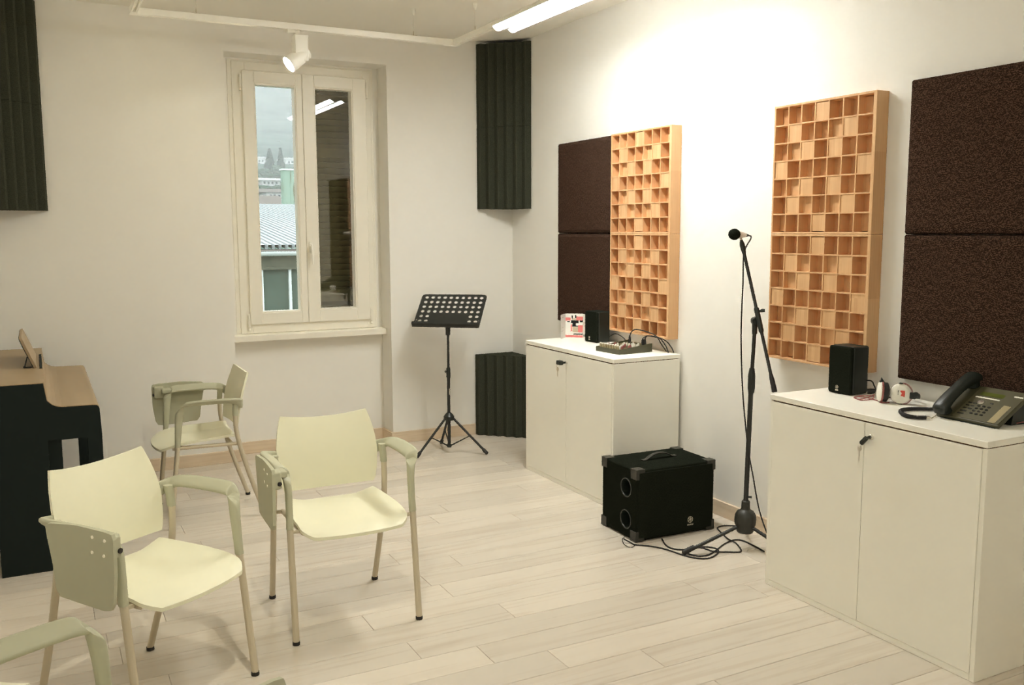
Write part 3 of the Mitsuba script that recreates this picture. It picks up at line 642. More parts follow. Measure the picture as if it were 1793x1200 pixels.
# ------------------------------------------------------------------ microphone stand
ms = thing('microphone_stand', 'black boom microphone stand between the cabinets', 'microphone stand')
BXm, BYm = -.25, -2.918
obj('base', lathe([(.0, .085), (.036, .085), (.041, .092), (.041, .112), (.050, .125), (.0525, .150), (.050, .172), (.040, .190), (.024, .199), (.021, .205), (.020, .24), (.015, .245), (.0, .245)], 28, at=(BXm, BYm, 0)), 'corner_plastic', ms, smooth=35)
for a in (48, 168, 288):
    d = np.array([math.cos(math.radians(a)), math.sin(math.radians(a)), 0]); L0 = .325
    lg = obj('leg', tube([np.array([BXm, BYm, .118])+d*.035, np.array([BXm, BYm, .022])+d*(L0-.03)], .0085, 12), 'black_metal', ms, smooth=35)
    obj('rubber_foot', tube([np.array([BXm, BYm, .036])+d*(L0-.055), np.array([BXm, BYm, .024])+d*(L0-.025), np.array([BXm, BYm, .014])+d*L0, np.array([BXm, BYm, .013])+d*(L0+.006)], [.011, .013, .0135, .008], 12), 'black_rubber', lg, smooth=35)
obj('post', cat(cyl((BXm, BYm, .24), (BXm-.001, BYm-.014, .80), .0115), ), 'black_metal', ms, smooth=35)
obj('post_knob', tube([(BXm, BYm-.004, .262), (BXm+.012, BYm-.012, .262), (BXm+.020, BYm-.018, .262)], [.005, .005, .006], 12), 'black_plastic', ms, smooth=35)
obj('clutch', lathe([(.0, 0), (.013, 0), (.017, .02), (.017, .085), (.012, .12), (0, .12)], 18, at=(BXm-.001, BYm-.016, .775)), 'black_plastic', ms, smooth=35)
obj('upper_post', cyl((BXm-.001, BYm-.016, .85), (BXm, BYm-.026, 1.085), .0088), 'black_metal', ms, smooth=35)
PV = np.array([BXm, -2.955, 1.128])
bl, bu = np.array([-.25, -3.080, .828]), np.array([-.25, -2.842, 1.478])
obj('boom', cyl(bl, bu, .0075), 'black_metal', ms, smooth=35)
bd_ = (bu-bl)/np.linalg.norm(bu-bl)
obj('boom_grip', tube([bl-bd_*.025, bl-bd_*.02, bl+bd_*.035, bl+bd_*.06], [.011, .0125, .011, .008], 14), 'black_rubber', ms, smooth=35)
pv_ = bl+bd_*((PV-bl)@bd_)
obj('boom_joint', cat(tube([(BXm, -2.944, 1.06), (BXm, -2.944, 1.115)], [.012, .013], 14), lathe([(0, -.016), (.017, -.016), (.019, -.01), (.019, .01), (.017, .016), (0, .016)], 20, axis=(-.46, -.88, 0), at=(BXm, -2.945, 1.122)), tube([pv_-bd_*.065, pv_-bd_*.06, pv_+bd_*.05, pv_+bd_*.055], [.009, .012, .012, .009], 14)), 'black_plastic', ms, smooth=35)
obj('boom_knob', tube([pv_+bd_*.035, pv_+bd_*.035+np.array([.012, -.010, .004]), pv_+bd_*.035+np.array([.016, -.014, .006]), pv_+bd_*.035+np.array([.027, -.023, .007])], [.006, .006, .009, .008], 12), 'black_plastic', ms, smooth=35)
obj('boom_end', tube([bu-bd_*.045, bu-bd_*.01, bu, bu+bd_*.022], [.0085, .0125, .012, .007], 14), 'black_plastic', ms, smooth=35)
mt = bu+bd_*.03+np.array([-.004, 0, .004])
mdir = np.array([-.115, -.068, .004]); mdir /= np.linalg.norm(mdir)
obj('clip', cat(tube([bu+bd_*.018, mt+np.array([0, 0, .008])], .006, 10), lathe([(.0, -.02), (.0155, -.02), (.0165, .03), (0, .03)], 18, axis=mdir, at=mt+np.array([0, 0, .014]))), 'badge', ms, smooth=35)
mic = thing('microphone', 'black vocal microphone clipped to the boom end', 'microphone')
mo = mt+np.array([0, 0, .014])
obj('body', lathe([(.0, -.070), (.010, -.070), (.0115, -.06), (.0125, .0), (.0165, .055), (.019, .066), (0, .066)], 24, axis=mdir, at=mo), 'badge', mic, smooth=35)
obj('head', lathe([(.019, .062), (.0245, .072), (.0265, .082), (.0265, .090), (.025, .102), (.020, .112), (.012, .118), (0, .120)], 24, axis=mdir, at=mo), 'black_carpet', mic, smooth=60)
obj('plug', lathe([(.0, -.115), (.006, -.115), (.008, -.10), (.0085, -.07), (0, -.07)], 16, axis=mdir, at=mo), 'black_rubber', mic, smooth=35)
me = mo-mdir*.115
# cables on the floor
k = obj('microphone_cable', tube(spline([me, me+np.array([.016, -.006, -.012]), (-.244, -2.85, 1.44), (-.262, -2.868, 1.30), (-.262, -2.865, 1.05), (-.258, -2.880, .80), (-.255, -2.905, .62), (-.255, -2.93, .50), (-.245, -2.955, .38), (-.225, -2.99, .20), (-.20, -3.05, .06), (-.18, -3.11, .008), (-.16, -3.20, .004), (-.14, -3.265, .004)], 8), .0034, 8), 'black_rubber', smooth=True)
tag(k, 'black cable hanging down the microphone stand from the microphone', 'cable')
def fl_(pts, label, r=.0035, name='floor_cable'):
    k = obj(name, tube(spline([(x, y, z) for x, y, z in pts], 8), r, 8), 'black_rubber', smooth=True); tag(k, label, 'cable')
fl_([(-0.7201, -2.5677, 0.02), (-0.6949, -2.596, 0.004), (-0.6918, -2.6258, 0.004), (-0.6367, -2.683, 0.004), (-0.5994, -2.7486, 0.004), (-0.5775, -2.8406, 0.004), (-0.5513, -2.9067, 0.004), (-0.4965, -2.9443, 0.004), (-0.4179, -2.9166, 0.004), (-0.3763, -2.8672, 0.004), (-0.3995, -2.8183, 0.004), (-0.4614, -2.7945, 0.004), (-0.5062, -2.7981, 0.004), (-0.5387, -2.8436, 0.004), (-0.5199, -2.8974, 0.004), (-0.4667, -2.9082, 0.004), (-0.3917, -2.877, 0.004), (-0.2981, -2.8257, 0.004), (-0.2162, -2.8029, 0.004), (-0.1842, -2.8295, 0.004), (-0.1858, -2.9134, 0.004), (-0.1977, -2.998, 0.004)], 'black cable running from the bass cabinet into a coil on the floor')
fl_([(-0.5239, -2.62, 0.004), (-0.5623, -2.7039, 0.004), (-0.5626, -2.759, 0.004), (-0.5186, -2.8006, 0.004), (-0.4368, -2.8076, 0.004), (-0.4118, -2.8843, 0.004), (-0.3563, -2.9227, 0.004), (-0.3077, -2.9485, 0.004), (-0.2758, -2.9205, 0.004), (-0.2371, -2.8394, 0.004), (-0.2455, -2.8067, 0.01), (-0.2197, -2.7427, 0.004), (-0.18, -2.6432, 0.004), (-0.1585, -2.6132, 0.004), (-0.1163, -2.6041, 0.004), (-0.0741, -2.6266, 0.004), (-0.0539, -2.6478, 0.004)], 'black cable looping on the floor behind the microphone stand leg')
fl_([(-0.674, -2.5109, 0.004), (-0.6988, -2.5269, 0.004), (-0.7322, -2.5856, 0.004), (-0.7404, -2.637, 0.004), (-0.7207, -2.6476, 0.004), (-0.6845, -2.6203, 0.004)], 'thin cable end curled at the front corner of the bass cabinet', .0016)

# ------------------------------------------------------------------ music stand
mu = thing('music_stand', 'black tripod music stand with a perforated desk by the window', 'music stand')
SXc, SYc = -.745, -.46
DC, Da, Dt, DW, DHt = np.array([-.782, -.502, .893]), .68, .657, .472, .335
dw = np.array([math.cos(Da), -math.sin(Da), 0]); db = np.array([math.sin(Da), math.cos(Da), 0]); du = db*math.cos(Dt)+np.array([0, 0, math.sin(Dt)])
holes = []
def duv(i, j): return (-.5+.083+.0935*i*1.0)*DW, (.895-.144*j)*DHt
for j in range(6):
    for i in range(10):
        if j < 4 or i in (0, 1, 8, 9):
            u_, v_ = duv(i, j); holes.append(Point(u_, v_).buffer(.0128, quad_segs=5))
for s in (-1, 1):
    for v_ in (.155, .205): holes.append(Point(s*(.5-.028)*DW, v_*DHt).buffer(.004, quad_segs=3))
for u_, v_ in ((-.03, .30), (.03, .30), (-.03, .17), (.033, .17)): holes.append(Point(u_, v_*DHt).buffer(.0025, quad_segs=3))
plate_ = sbox(-DW/2, .0, DW/2, .2).union(rrect(-DW/2, DW/2, 0, DHt, .028))
from shapely import union_all
desk = obj('desk', ext(plate_.difference(union_all(holes)), .0016, DC, dw, du), 'black_metal', mu)
dn = np.cross(dw, du)
obj('lip', cat(hull([DC+dw*a-du*b+dn*c for a in (-DW/2, DW/2) for b in (0, .003) for c in (0, .034)]), hull([DC+dw*a+du*b+dn*c for a in (-DW/2, DW/2) for b in (-.003, .018) for c in (.031, .034)])), 'black_metal', desk)
top = np.array([SXc, SYc, .86])
obj('tilt_head', cat(hull([DC+du*.06+dw*a-dn*.003+du*b*.05 for a in (-.045, .045) for b in (-1, 1)]+[DC+du*.06+dw*a-dn*.018+du*b*.02 for a in (-.02, .02) for b in (-1, 1)]), tube([DC+du*.06-dn*.012, (SXc, SYc, .872)], .013, 12), lathe([(.0, -.03), (.016, -.028), (.017, .02), (.012, .035), (0, .035)], 16, at=(SXc, SYc, .862))), 'black_metal', mu, smooth=35)
obj('upper_pole', cyl((SXc, SYc, .56), (SXc, SYc, .865), .0085), 'black_metal', mu, smooth=35)
obj('collar', cat(lathe([(.0, 0), (.0135, 0), (.0145, .006), (.0145, .055), (.013, .07), (0, .07)], 16, at=(SXc, SYc, .535)), tube([(SXc, SYc, .58), (SXc-.02, SYc-.005, .58), (SXc-.026, SYc-.006, .58)], [.006, .006, .009], 10)), 'black_plastic', mu, smooth=35)
obj('label', bx(SXc-.001, SXc+.005, SYc-.0118, SYc-.0108, .415, .46), 'badge', mu)
obj('lower_pole', cyl((SXc, SYc, .045), (SXc, SYc, .56), .0108), 'black_metal', mu, smooth=35)
obj('hub', lathe([(.0, .235), (.030, .235), (.037, .243), (.037, .262), (.022, .283), (.014, .290), (0, .29)], 18, at=(SXc, SYc, 0)), 'black_plastic', mu, smooth=35)
obj('foot_bracket', lathe([(0, .043), (.016, .043), (.016, .062), (0, .062)], 14, at=(SXc, SYc, 0)), 'black_plastic', mu, smooth=35)
for fx, fy in ((-1.003, -.500), (-.536, -.634), (-.690, -.19)):
    d = np.array([fx-SXc, fy-SYc, 0]); L0 = np.linalg.norm(d); d /= L0; c = np.array([SXc, SYc, 0])
    p, q = c+d*.030+np.array([0, 0, .250]), c+d*L0+np.array([0, 0, .012])
    lg = obj('leg', tube([p, q], .0082, 12), 'black_metal', mu, smooth=35)
    w_ = (q-p)/np.linalg.norm(q-p)
    obj('rubber_foot', tube([q-w_*.04, q-w_*.03, q, q+w_*.006], [.010, .0125, .0125, .008], 12), 'black_rubber', lg, smooth=35)
    s = p+(q-p)*.50
    obj('brace', hull([s+np.array([0, 0, .004]), s-np.array([0, 0, .004]), c+d*.012+np.array([0, 0, .060]), c+d*.012+np.array([0, 0, .050])]+[x+np.cross(d, (0, 0, 1))*.006 for x in (s+np.array([0, 0, .004]), s-np.array([0, 0, .004]), c+d*.012+np.array([0, 0, .060]), c+d*.012+np.array([0, 0, .050]))]), 'black_metal', lg)

# ------------------------------------------------------------------ digital piano
pn = thing('digital_piano', 'dark upright digital piano against the left wall', 'piano')
PX0, PYa, PYb, PZ = -3.455, -1.65, -.262, .872
prof = [(PX0, .0), (-3.236, .0), (-3.236, .610), (-3.011, .606), (-3.016, .735), (-3.019, .747), (-3.025, .753), (-3.035, .7545), (-3.17, .757), (-3.195, .762), (-3.213, .772), (-3.230, .790), (-3.240, .872), (PX0, .872)]
pol = Polygon(prof)
E3 = ((1, 0, 0), (0, 0, 1))
obj('side_panel', ext(pol, .030, (0, PYa+.030, 0), *E3), 'piano_side', pn)
obj('side_panel', ext(pol, .030, (0, PYb, 0), *E3), 'piano_side', pn)
obj('key_bed', ext(Polygon([(-3.205, .607), (-3.0105, .607), (-3.0155, .735), (-3.0185, .7475), (-3.0245, .754), (-3.035, .756), (-3.17, .7585), (-3.195, .7635), (-3.2125, .7735), (-3.2295, .7915), (-3.205, .79)]), PYb-PYa-.002, (0, PYb-.001, 0), *E3), 'piano_side', pn)
obj('key_lid', ext(LineString([(-3.0185, .7475), (-3.0245, .7552), (-3.035, .7575), (-3.17, .7600), (-3.194, .7650), (-3.2115, .7750), (-3.2285, .793), (-3.2385, .870)]).buffer(.0018), PYb-PYa+.002, (0, PYb+.001, 0), *E3), 'piano_top', pn)
obj('lid', cb(PX0-.002, -3.236, PYa-.001, PYb+.001, .8721, .876, .001), 'piano_top', pn)
obj('back_board', bx(PX0+.005, PX0+.012, PYa+.03, PYb-.03, .12, .87), 'piano_side', pn)
obj('upper_board', bx(-3.245, -3.235, PYa+.03, PYb-.03, .60, .80), 'piano_side', pn)
obj('knee_board', bx(-3.2355, -3.180, PYa+.03, PYb-.03, .16, .607), 'piano_side', pn)
for y in (PYa, PYb-.030):
    obj('front_leg', ext(Polygon([(-3.075, .055), (-3.012, .055), (-3.011, .607), (-3.073, .608)]), .030, (0, y+.030, 0), *E3), 'piano_side', pn)
    obj('foot_beam', cb(PX0+.02, -3.005, y, y+.03, .0, .056, .004), 'piano_side', pn)
# music rest on the lid
rz_ = .8765
ra, rb_, = np.array([-3.276, -1.142, rz_]), np.array([-3.276, -.606, rz_])
rn = np.array([0, 1., 0]); ru = np.array([-.058, 0, .150]); Lr = np.linalg.norm(ru); ru /= Lr
restp = sbox(0, 0, .536, .08).union(rrect(0, .536, 0, Lr, .05))
rest = obj('music_rest', ext(restp, .012, ra, rn, ru), 'piano_top', pn)
obj('rest_back', ext(restp.buffer(-.002), .004, ra-np.cross(rn, ru)*.0035, rn, ru), 'piano_side', rest)
obj('rest_prop', cat(cyl((-3.318, -1.12, rz_+.002), (-3.303, -1.12, rz_+.055), .003, 8), cyl((-3.318, -1.12, rz_+.003), (-3.285, -1.12, rz_+.003), .003, 8), sphere((-3.318, -1.12, rz_+.005), .006, 1)), 'black_metal', rest)
obj('rest_ledge', cb(-3.252, -3.240, -1.17, -.61, rz_-.0005, rz_+.005, .001), 'piano_side', pn)

# ------------------------------------------------------------------ armchairs with folding tablets
def seat_mesh():
    nu, nv = 25, 25; U = np.linspace(-1, 1, nu); Vv = np.linspace(0, 1, nv); top = np.zeros((nv, nu, 3))
    for j, v in enumerate(Vv):
        for i, u in enumerate(U):
            w = np.interp(v, [0, .12, .35, .7, 1], [.203, .212, .216, .205, .188])
            y = -.272+.397*v-.024*(1-abs(u)**2.2)*(1-v)**3
            if v < .15: w *= 1-.15*((.15-v)/.15)**2.4
            x = u*w
            zz = .452-.030*max(0, (.28-v)/.28)**2-.008*math.sin(math.pi*min(v*1.1, 1))
            dish = .020*(max(0, (abs(u)-.55)/.45)**1.2)*np.interp(v, [0, .15, .5, 1], [0, .25, 1, 1.05])
            top[j, i] = (x, y, zz+dish-.008)
    return grid_solid(top, .0125)
def grid_solid(top, th, nrm=(0, 0, -1)):
    nv, nu, _ = top.shape; bot = top+np.array(nrm)*th
    idx = lambda j, i, b: b*nv*nu+j*nu+i; F = []
    for j in range(nv-1):
        for i in range(nu-1):
            a, b, c, d = idx(j, i, 0), idx(j, i+1, 0), idx(j+1, i+1, 0), idx(j+1, i, 0); F += [(a, b, c), (a, c, d)]
            a, b, c, d = [q+nv*nu for q in (a, b, c, d)]; F += [(a, c, b), (a, d, c)]
    ed = [(0, i) for i in range(nu-1)]+[(j, nu-1) for j in range(nv-1)]+[(nv-1, i) for i in range(nu-1, 0, -1)]+[(j, 0) for j in range(nv-1, 0, -1)]
    m = len(ed)
    for k in range(m):
        (j, i), (j2, i2) = ed[k], ed[(k+1) % m]; a, b = idx(j, i, 0), idx(j2, i2, 0); F += [(b, a, a+nv*nu), (b, a+nv*nu, b+nv*nu)]
    me_ = trimesh.Trimesh(np.vstack([top.reshape(-1, 3), bot.reshape(-1, 3)]), F, process=False)
    if me_.volume < 0: me_.invert()
    return me_
def back_mesh():
    nu, nv = 21, 17; top = np.zeros((nv, nu, 3))
    for j, v in enumerate(np.linspace(0, 1, nv)):
        for i, u in enumerate(np.linspace(-1, 1, nu)):
            w = np.interp(v, [0, .04, .2, .42, .6, .8, .96, 1], [.190, .197, .206, .213, .211, .201, .187, .183])
            zt = .792-.020*(1-u*u); zb_ = .487+.006*u*u
            zz = zb_+(zt-zb_)*v
            y = .112+.07*v+.012*math.sin(math.pi*v)*-1+.024*(1-u*u)
            top[j, i] = (u*w, y, zz)
    return grid_solid(top, .010, (0, 1, -.15))
def arm_mesh(s):
    S = lambda x, y, z: np.array([s*x, y, z])
    st = [(S(.2455, -.194, .435), S(.0135, 0, 0), S(0, .0135, 0)), (S(.2445, -.189, .50), S(.0125, 0, 0), S(0, .0165, 0)), (S(.244, -.183, .57), S(.0125, 0, 0), S(0, .0195, .002)),
          (S(.2475, -.177, .618), S(.0150, 0, .003), S(0, .0205, .006)), (S(.2550, -.166, .6455), S(.022, 0, .009), S(-.003, .0145, .013)), (S(.2625, -.140, .658), S(.0265, 0, .0122), S(-.003, .005, .0105)),
          (S(.2655, -.07, .661), S(.0275, 0, .013), S(-.004, 0, .009)), (S(.2655, .02, .661), S(.0275, 0, .013), S(-.004, 0, .009)), (S(.264, .080, .658), S(.026, 0, .0135), S(-.005, 0, .009)),
          (S(.256, .116, .650), S(.019, .005, .019), S(-.006, -.003, .007)), (S(.237, .136, .639), S(.007, .004, .025), S(-.003, -.006, .002)), (S(.212, .144, .632), S(0, 0, .027), S(0, -.006, 0)), (S(.185, .149, .630), S(0, 0, .027), S(0, -.006, 0))]
    return loft(st, 18, 2.8, 5)
legF = lambda s: tube([(s*.2475, -.243, .012), (s*.2465, -.218, .23), (s*.2455, -.193, .45)], .0125, 14)
legR = lambda s: tube(spline([(s*.2270, .243, .012), (s*.233, .165, .25), (s*.2355, .122, .41), (s*.234, .106, .50), (s*.232, .104, .585)], 4), .0122, 14)
sock = lambda s: loft([((s*.232, .104, .572), (.0145, 0, 0), (0, .0145, 0)), ((s*.230, .106, .61), (.0145, 0, 0), (0, .0145, 0)), ((s*.226, .110, .648), (.015, 0, 0), (0, .016, 0))], 16, 2.4, 3)
capf = lambda x, y: lathe([(.0, .0005), (.0135, .0005), (.0142, .004), (.0138, .014), (0, .014)], 16, at=(x, y, 0))
frame_m = cat(*[cat(tube([(s*.200, -.215, .419), (s*.200, .118, .412)], .010, 10), tube([(s*.200, -.190, .419), (s*.246, -.192, .425)], .008, 8), tube([(s*.200, .112, .412), (s*.235, .124, .410)], .008, 8)) for s in (-1, 1)], tube([(-.2, -.17, .418), (.2, -.17, .418)], .009, 10), tube([(-.2, .09, .412), (.2, .09, .412)], .009, 10))
screws = cat(*[sphere((s*.252, -.196, .43), .006, 1) for s in (-1, 1)])
TABX = -.322
tabp = Polygon([(-.252, .668), (-.246, .684), (-.222, .688), (-.10, .692), (.02, .682), (.036, .672), (.032, .640), (.014, .56), (.004, .478), (-.012, .458), (-.10, .452), (-.20, .447), (-.226, .452), (-.238, .472), (-.250, .56)]).buffer(.008).buffer(-.008)
tab_m = ext(tabp, .012, (TABX+.004, 0, 0), (0, 1, 0), (0, 0, 1)); 
hinge_m = cat(rb(-.3185, -.280, -.244, -.188, .606, .674, .009, 12), tube([(-.312, -.212, .655), (-.262, -.172, .652)], .0125, 12), rb(-.300, -.250, -.205, -.15, .636, .664, .008, 12))
knob_m = lathe([(0, 0), (.008, 0), (.008, .008), (0, .008)], 12, axis=(.2, -1, 0), at=(-.290, -.240, .628))
dots = [lathe([(0, 0), (.0052, 0), (.0048, .0016), (0, .002)], 12, axis=(-1, 0, 0), at=(TABX-.0078, y, z)) for y, z in ((-.232, .668), (-.182, .672), (-.226, .622), (-.178, .626))]
tab_m.apply_translation((0, 0, 0))
def sh_(m, mat, smooth): return mikit.ply(m, mat, smooth=smooth)
CH = {'seat': sh_(seat_mesh(), 'cream_plastic', 40), 'backrest': sh_(back_mesh(), 'cream_plastic', 40), 'armL': sh_(cat(arm_mesh(1), sock(1)), 'sage_plastic', 50), 'armR': sh_(cat(arm_mesh(-1), sock(-1)), 'sage_plastic', 50),
      'legs': [sh_(f(s), 'beige_metal', 40) for f in (legF, legR) for s in (1, -1)], 'caps': [sh_(capf(x, y), 'black_rubber', 35) for x, y in ((.2475, -.243), (-.2475, -.243), (.227, .243), (-.227, .243))],
      'frame': sh_(frame_m, 'beige_metal', 40), 'screw': sh_(screws, 'silver', True), 'tablet': sh_(tab_m, 'sage_plastic', False), 'hinge': sh_(hinge_m, 'sage_plastic', 40), 'knob': sh_(knob_m, 'black_rubber', 35), 'dots': [sh_(d, 'cream_edge', 35) for d in dots]}
def chair(x, y, ang, label, drop=0):
    k = thing('armchair', label, 'chair', 'cream tablet armchairs'); tw = T().translate((x, y, 0)).rotate((0, 0, 1), ang)
    reuse('seat', CH['seat'], k, tw); reuse('backrest', CH['backrest'], k, tw)
    reuse('armrest', CH['armL'], k, tw); reuse('armrest', CH['armR'], k, tw)
    for l, c in zip(CH['legs'], CH['caps']):
        q = reuse('leg', l, k, tw); reuse('rubber_foot', c, q, tw)
    reuse('seat_frame', CH['frame'], k, tw); reuse('screw', CH['screw'], k, tw)
    if True:
        tw = tw @ T().translate((0, 0, -drop))
        t = reuse('writing_tablet', CH['tablet'], k, tw)
        reuse('hinge', CH['hinge'], t, tw); reuse('hinge_knob', CH['knob'], t, tw)
        for d in CH['dots']: reuse('rivet', d, t, tw)
    return k
chair(-2.203, -2.686, -.2, 'cream tablet armchair in the middle of the floor, facing the camera')
chair(-2.982, -3.046, 36.4, 'cream tablet armchair in front of the piano, turned to the right')
chair(-2.446, -1.050, -90, 'cream tablet armchair by the window wall, seen from its side')
chair(-3.211, -4.290, 117.2, 'armchair cut off at the bottom left corner, only one arm in view', .024)

# ------------------------------------------------------------------ outside the window
struct('ground', bx(-60, 160, 1.2, 60, -6.2, -6.0), 'ground_grass')
hb0 = thing('factory_building', 'low building with a corrugated metal roof outside the window', 'building')
gx0, gx1, gy0, gy1, gz0, gz1 = -1.5, 6.0, 11.8, 22.0, 1.215, 2.285
pit = .13; xs = []; n_ = int((gx1-gx0)/pit); V = []
for i in range(n_):
    for dx, h in ((0, 0), (.040, 0), (.048, .085), (.122, .085)): V.append((gx0+i*pit+dx, h))
Vt = []; 
for (x, h) in V: Vt += [(x, gy0-.15, gz0+h-.015), (x, gy1, gz1+h)]
F = []
for i in range(len(V)-1): F += [(2*i, 2*i+2, 2*i+3), (2*i, 2*i+3, 2*i+1)]
roof = obj('metal_roof', trimesh.Trimesh(Vt, F, process=False), 'roof_metal', hb0)
obj('ridge_cap', bx(gx0, gx1, gy1-.05, gy1+.12, gz1-.3, gz1+.0), 'far_roof', hb0)
gut = [(math.cos(t)*.085, math.sin(t)*.085) for t in np.linspace(math.pi, 2*math.pi, 9)]+[(math.cos(t)*.078, math.sin(t)*.078) for t in np.linspace(2*math.pi, math.pi, 9)]
obj('gutter', ext(Polygon([(gy0-.22+a, gz0-.06+b) for a, b in gut]).buffer(0), gx1-gx0, (gx0, 0, 0), (0, 1, 0), (0, 0, 1)), 'pale_frame', hb0)
obj('beam', bx(gx0, gx1, gy0, gy0+.4, .84, 1.17), 'concrete', hb0)
obj('eaves', bx(gx0, gx1, gy0-.12, gy0+.5, 1.165, 1.19), 'far_roof', hb0)
obj('lintel', bx(gx0, gx1, gy0-.03, gy0+.02, .80, .85), 'concrete', hb0)
obj('wall', bx(gx0, gx1, gy0+.10, gy1, -6, .83), 'green_wall', hb0)
for x in (-.5, .08, .66, 1.21, 1.78, 2.36): obj('mullion', bx(x-.025, x+.025, gy0+.03, gy0+.10, -3, .82), 'pale_frame', hb0)
k = thing('green_tower', 'pale green tower with rust streaks behind the metal roof outside', 'tower')
obj('wall', bx(7.955, 10.6, 40, 40.5, -6, 4.56), 'green_panel', k); obj('coping', bx(7.9, 10.7, 39.95, 40.55, 4.56, 4.64), 'pale_frame', k)
for i in range(9): obj('panel_rib', bx(8.0+i*.3, 8.03+i*.3, 39.975, 40, -2, 4.56), 'green_panel', k)
def house(x0, x1, zt, D, label, roofh=.0, mat='render_white', wins=(), over=.4, dep=8, base=-6.0):
    k = thing('house', label, 'house'); zb = base
    obj('wall', bx(x0, x1, D, D+dep, zb, zt), mat, k)
    if roofh > 0:
        obj('roof', hull([(x0-over, D-over, zt), (x1+over, D-over, zt), (x0-over, D+dep, zt), (x1+over, D+dep, zt), (x0-over, D+dep/2, zt+roofh), (x1+over, D+dep/2, zt+roofh)]), 'far_roof', k)
    else: obj('roof', bx(x0-over, x1+over, D-over, D+dep, zt, zt+.25), mat, k)
    for (x, z, w, h) in wins: obj('window', bx(x-w/2, x+w/2, D-.06, D+.02, z-h/2, z+h/2), 'far_window', k)
house(10.35, 12.76, 3.46, 60, 'long low house with a brown roof just above the metal roof', .75, 'render_cream', [(11.22, 3.31, 0.12, 0.12), (12.02, 3.32, 0.12, 0.12)], .6)
house(15.6, 17.46, 5.02, 78, 'white house with slanting eaves above the brown roof', .5, 'render_white', [(16.0, 4.72, 0.16, 0.21), (16.36, 4.73, 0.16, 0.21), (16.77, 4.68, 0.16, 0.21)], .5)
house(21.22, 23.38, 7.53, 105, 'flat roofed white house in the middle of the view', 0, 'render_white', [(21.48, 7.27, 0.21, 0.28), (21.95, 7.25, 0.21, 0.28), (22.42, 7.26, 0.21, 0.28), (22.9, 7.27, 0.21, 0.28)], .7)
house(29.47, 32.57, 13.56, 150, 'white apartment block left of the conifers on the slope', 0, 'render_white', [(30.76, 13.13, 0.29, 0.29), (31.32, 13.15, 0.29, 0.29), (30.74, 12.67, 0.29, 0.29), (31.97, 12.89, 0.29, 0.29)], .2)
house(35.14, 38.05, 13.56, 150, 'white apartment block right of the conifers on the slope', 0, 'render_white', [(35.7, 13.1, 0.29, 0.39), (36.28, 13.12, 0.29, 0.39), (35.68, 12.53, 0.29, 0.39), (36.65, 12.56, 0.29, 0.39)], .2)
# hillside rising behind
HILLY, HILLZ = [46, 50, 60, 78, 105, 150, 200, 260, 420, 760], [-6, 1.8, 2.6, 4.2, 7.0, 13.0, 21.5, 34, 100, 330]
gx, gy = np.meshgrid(np.linspace(-120, 420, 90), np.r_[np.linspace(46, 200, 50), np.linspace(208, 760, 50)])
hz_ = np.interp(gy, HILLY, HILLZ)
hz_ = hz_+2.2*(meshkit.fbm(np.stack([gx/60, gy/60, 0*gx], -1), 4)-.5)*np.clip((gy-60)/120, 0, 3)
nx = gx.shape[1]; F = []
for j in range(gx.shape[0]-1):
    for i in range(nx-1): a = j*nx+i; F += [(a, a+1, a+nx+1), (a, a+nx+1, a+nx)]
struct('hill', trimesh.Trimesh(np.stack([gx, gy, hz_], -1).reshape(-1, 3), F, process=False), 'hill_green', smooth=True)
def hill_z(x, y): return float(np.interp(y, HILLY, HILLZ))
def conifer(x, z0, H, R, D, label, r_):
    c = np.array([x, D, z0]); ms_ = []
    k = thing('fir_tree', label, 'tree')
    g = np.random.default_rng(r_); N = 260
    for i in range(N):
        q = i/N; z_ = c[2]+H*(.04+.94*q); rad = R*(1-q)**.85*(.75+.4*g.random()); an = g.random()*6.283
        d = np.array([math.cos(an), math.sin(an), -.35]); o = np.array([c[0], D, z_])
        e = o+d*rad; w = np.array([-d[1], d[0], 0])*(.45*rad+.22)
        ms_ += [hull([o, e, o+d*rad*.6+w+(0, 0, .05), o+d*rad*.6-w+(0, 0, .05), o+d*rad*.5+np.array([0, 0, .35*rad*.4+.1])])]
    obj('foliage', cat(*ms_), 'conifer', k); obj('trunk', tube([(c[0], D, hill_z(c[0], D)-3), (c[0], D, c[2]+H*.9)], [.35, .1], 8), 'far_roof', k)
conifer(27.46, 10.09, 3.23, 1.11, 128, 'broad dark conifer in the middle distance outside', 1)
conifer(28.54, 10.01, 3.28, 0.75, 126, 'slim dark conifer right of the broad one outside', 2)
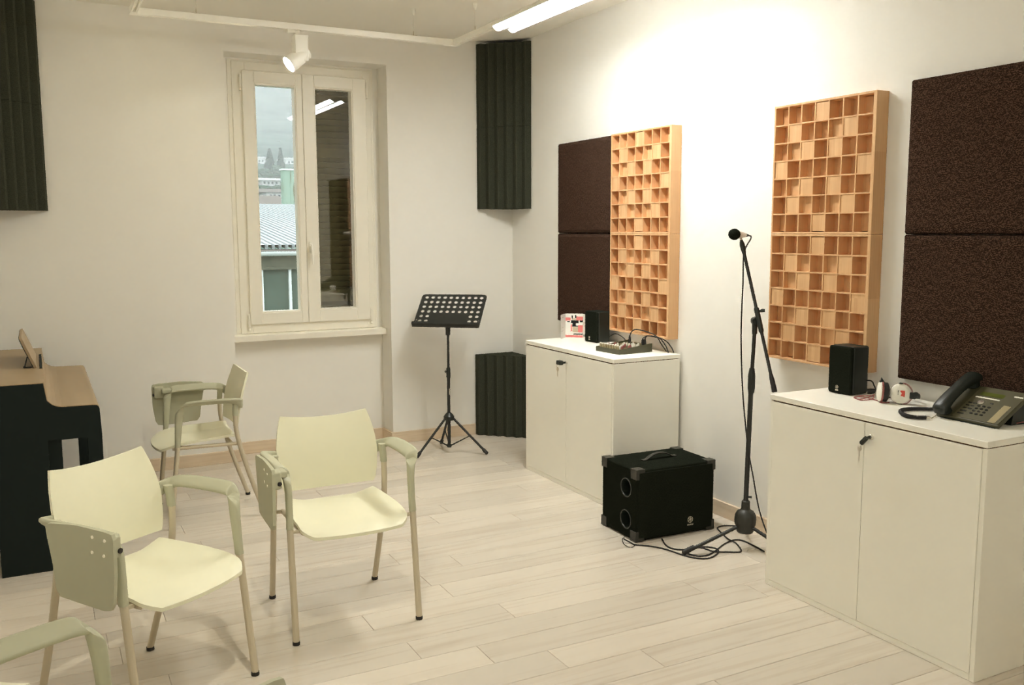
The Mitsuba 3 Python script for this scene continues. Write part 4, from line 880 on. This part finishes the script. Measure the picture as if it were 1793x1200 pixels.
def bushy(x, z, w, h, D, seed, label, nm='tree'):
    c = np.array([x, D, z]); m = trimesh.creation.icosphere(4, 1.0); v_ = m.vertices
    f_ = .55+.95*meshkit.fbm(v_*2.6+seed*7.1, 4)
    m.vertices = v_*f_[:, None]*np.array([w/2, w/2*.7, h/2])+c
    k = obj(nm, m, 'bush', smooth=True); tag(k, label, 'tree', 'round trees outside the window')
TREES = ['round tree at the foot of the broad conifer outside', 'round tree at the foot of the slim conifer outside', 'round tree at the left window edge below the white apartment block', 'long hedge-like tree clump below the conifers outside',
         'tree left of and below the flat roofed white house', 'tree right of and below the flat roofed white house', 'tall round tree at the left window edge below the flat roofed house', 'low bush at the left end of the brown roofed house', 'tree between the flat roofed house and the green tower',
         'tree in front of the right white apartment block', 'small round tree on the crest above the conifers', 'wide tree clump on the slope left above the conifers', 'wide tree clump on the slope right above the conifers', 'tree clump on the slope at the far left of the view']
for i, (x, z, w, h, D) in enumerate(((24.34, 9.21, 2.02, 1.09, 118), (26.47, 9.55, 1.88, 1.41, 119), (23.2, 8.46, 1.23, 1.23, 117), (24.14, 8.44, 2.52, 0.59, 112), (19.33, 6.13, 1.66, 0.77, 96), (20.65, 6.11, 1.27, 0.76, 95), (17.61, 5.7, 0.86, 0.98, 92), (12.83, 4.31, 0.76, 0.48, 70), (20.67, 6.05, 0.86, 0.98, 92), (30.0, 9.99, 1.64, 0.99, 125), (43.38, 19.42, 1.6, 1.6, 190), (43.24, 20.11, 2.84, 1.29, 200), (47.28, 19.86, 3.03, 1.51, 195), (42.1, 20.72, 2.65, 1.59, 205))):
    bushy(x, z, w, h, D, i, TREES[i])
# haze over the valley
scene['valley_haze'] = {'type': 'cube', 'to_world': T().translate((150, 405, 170)).scale((330, 358, 200)), 'bsdf': {'type': 'null'},
                        'interior': {'type': 'homogeneous', 'sigma_t': {'type': 'rgb', 'value': [.0052, .0052, .0052]}, 'albedo': {'type': 'rgb', 'value': [.95, .965, .97]}}}
labels['valley_haze'] = {'label': 'pale haze lying over the valley outside the window', 'category': 'haze', 'kind': 'stuff'}
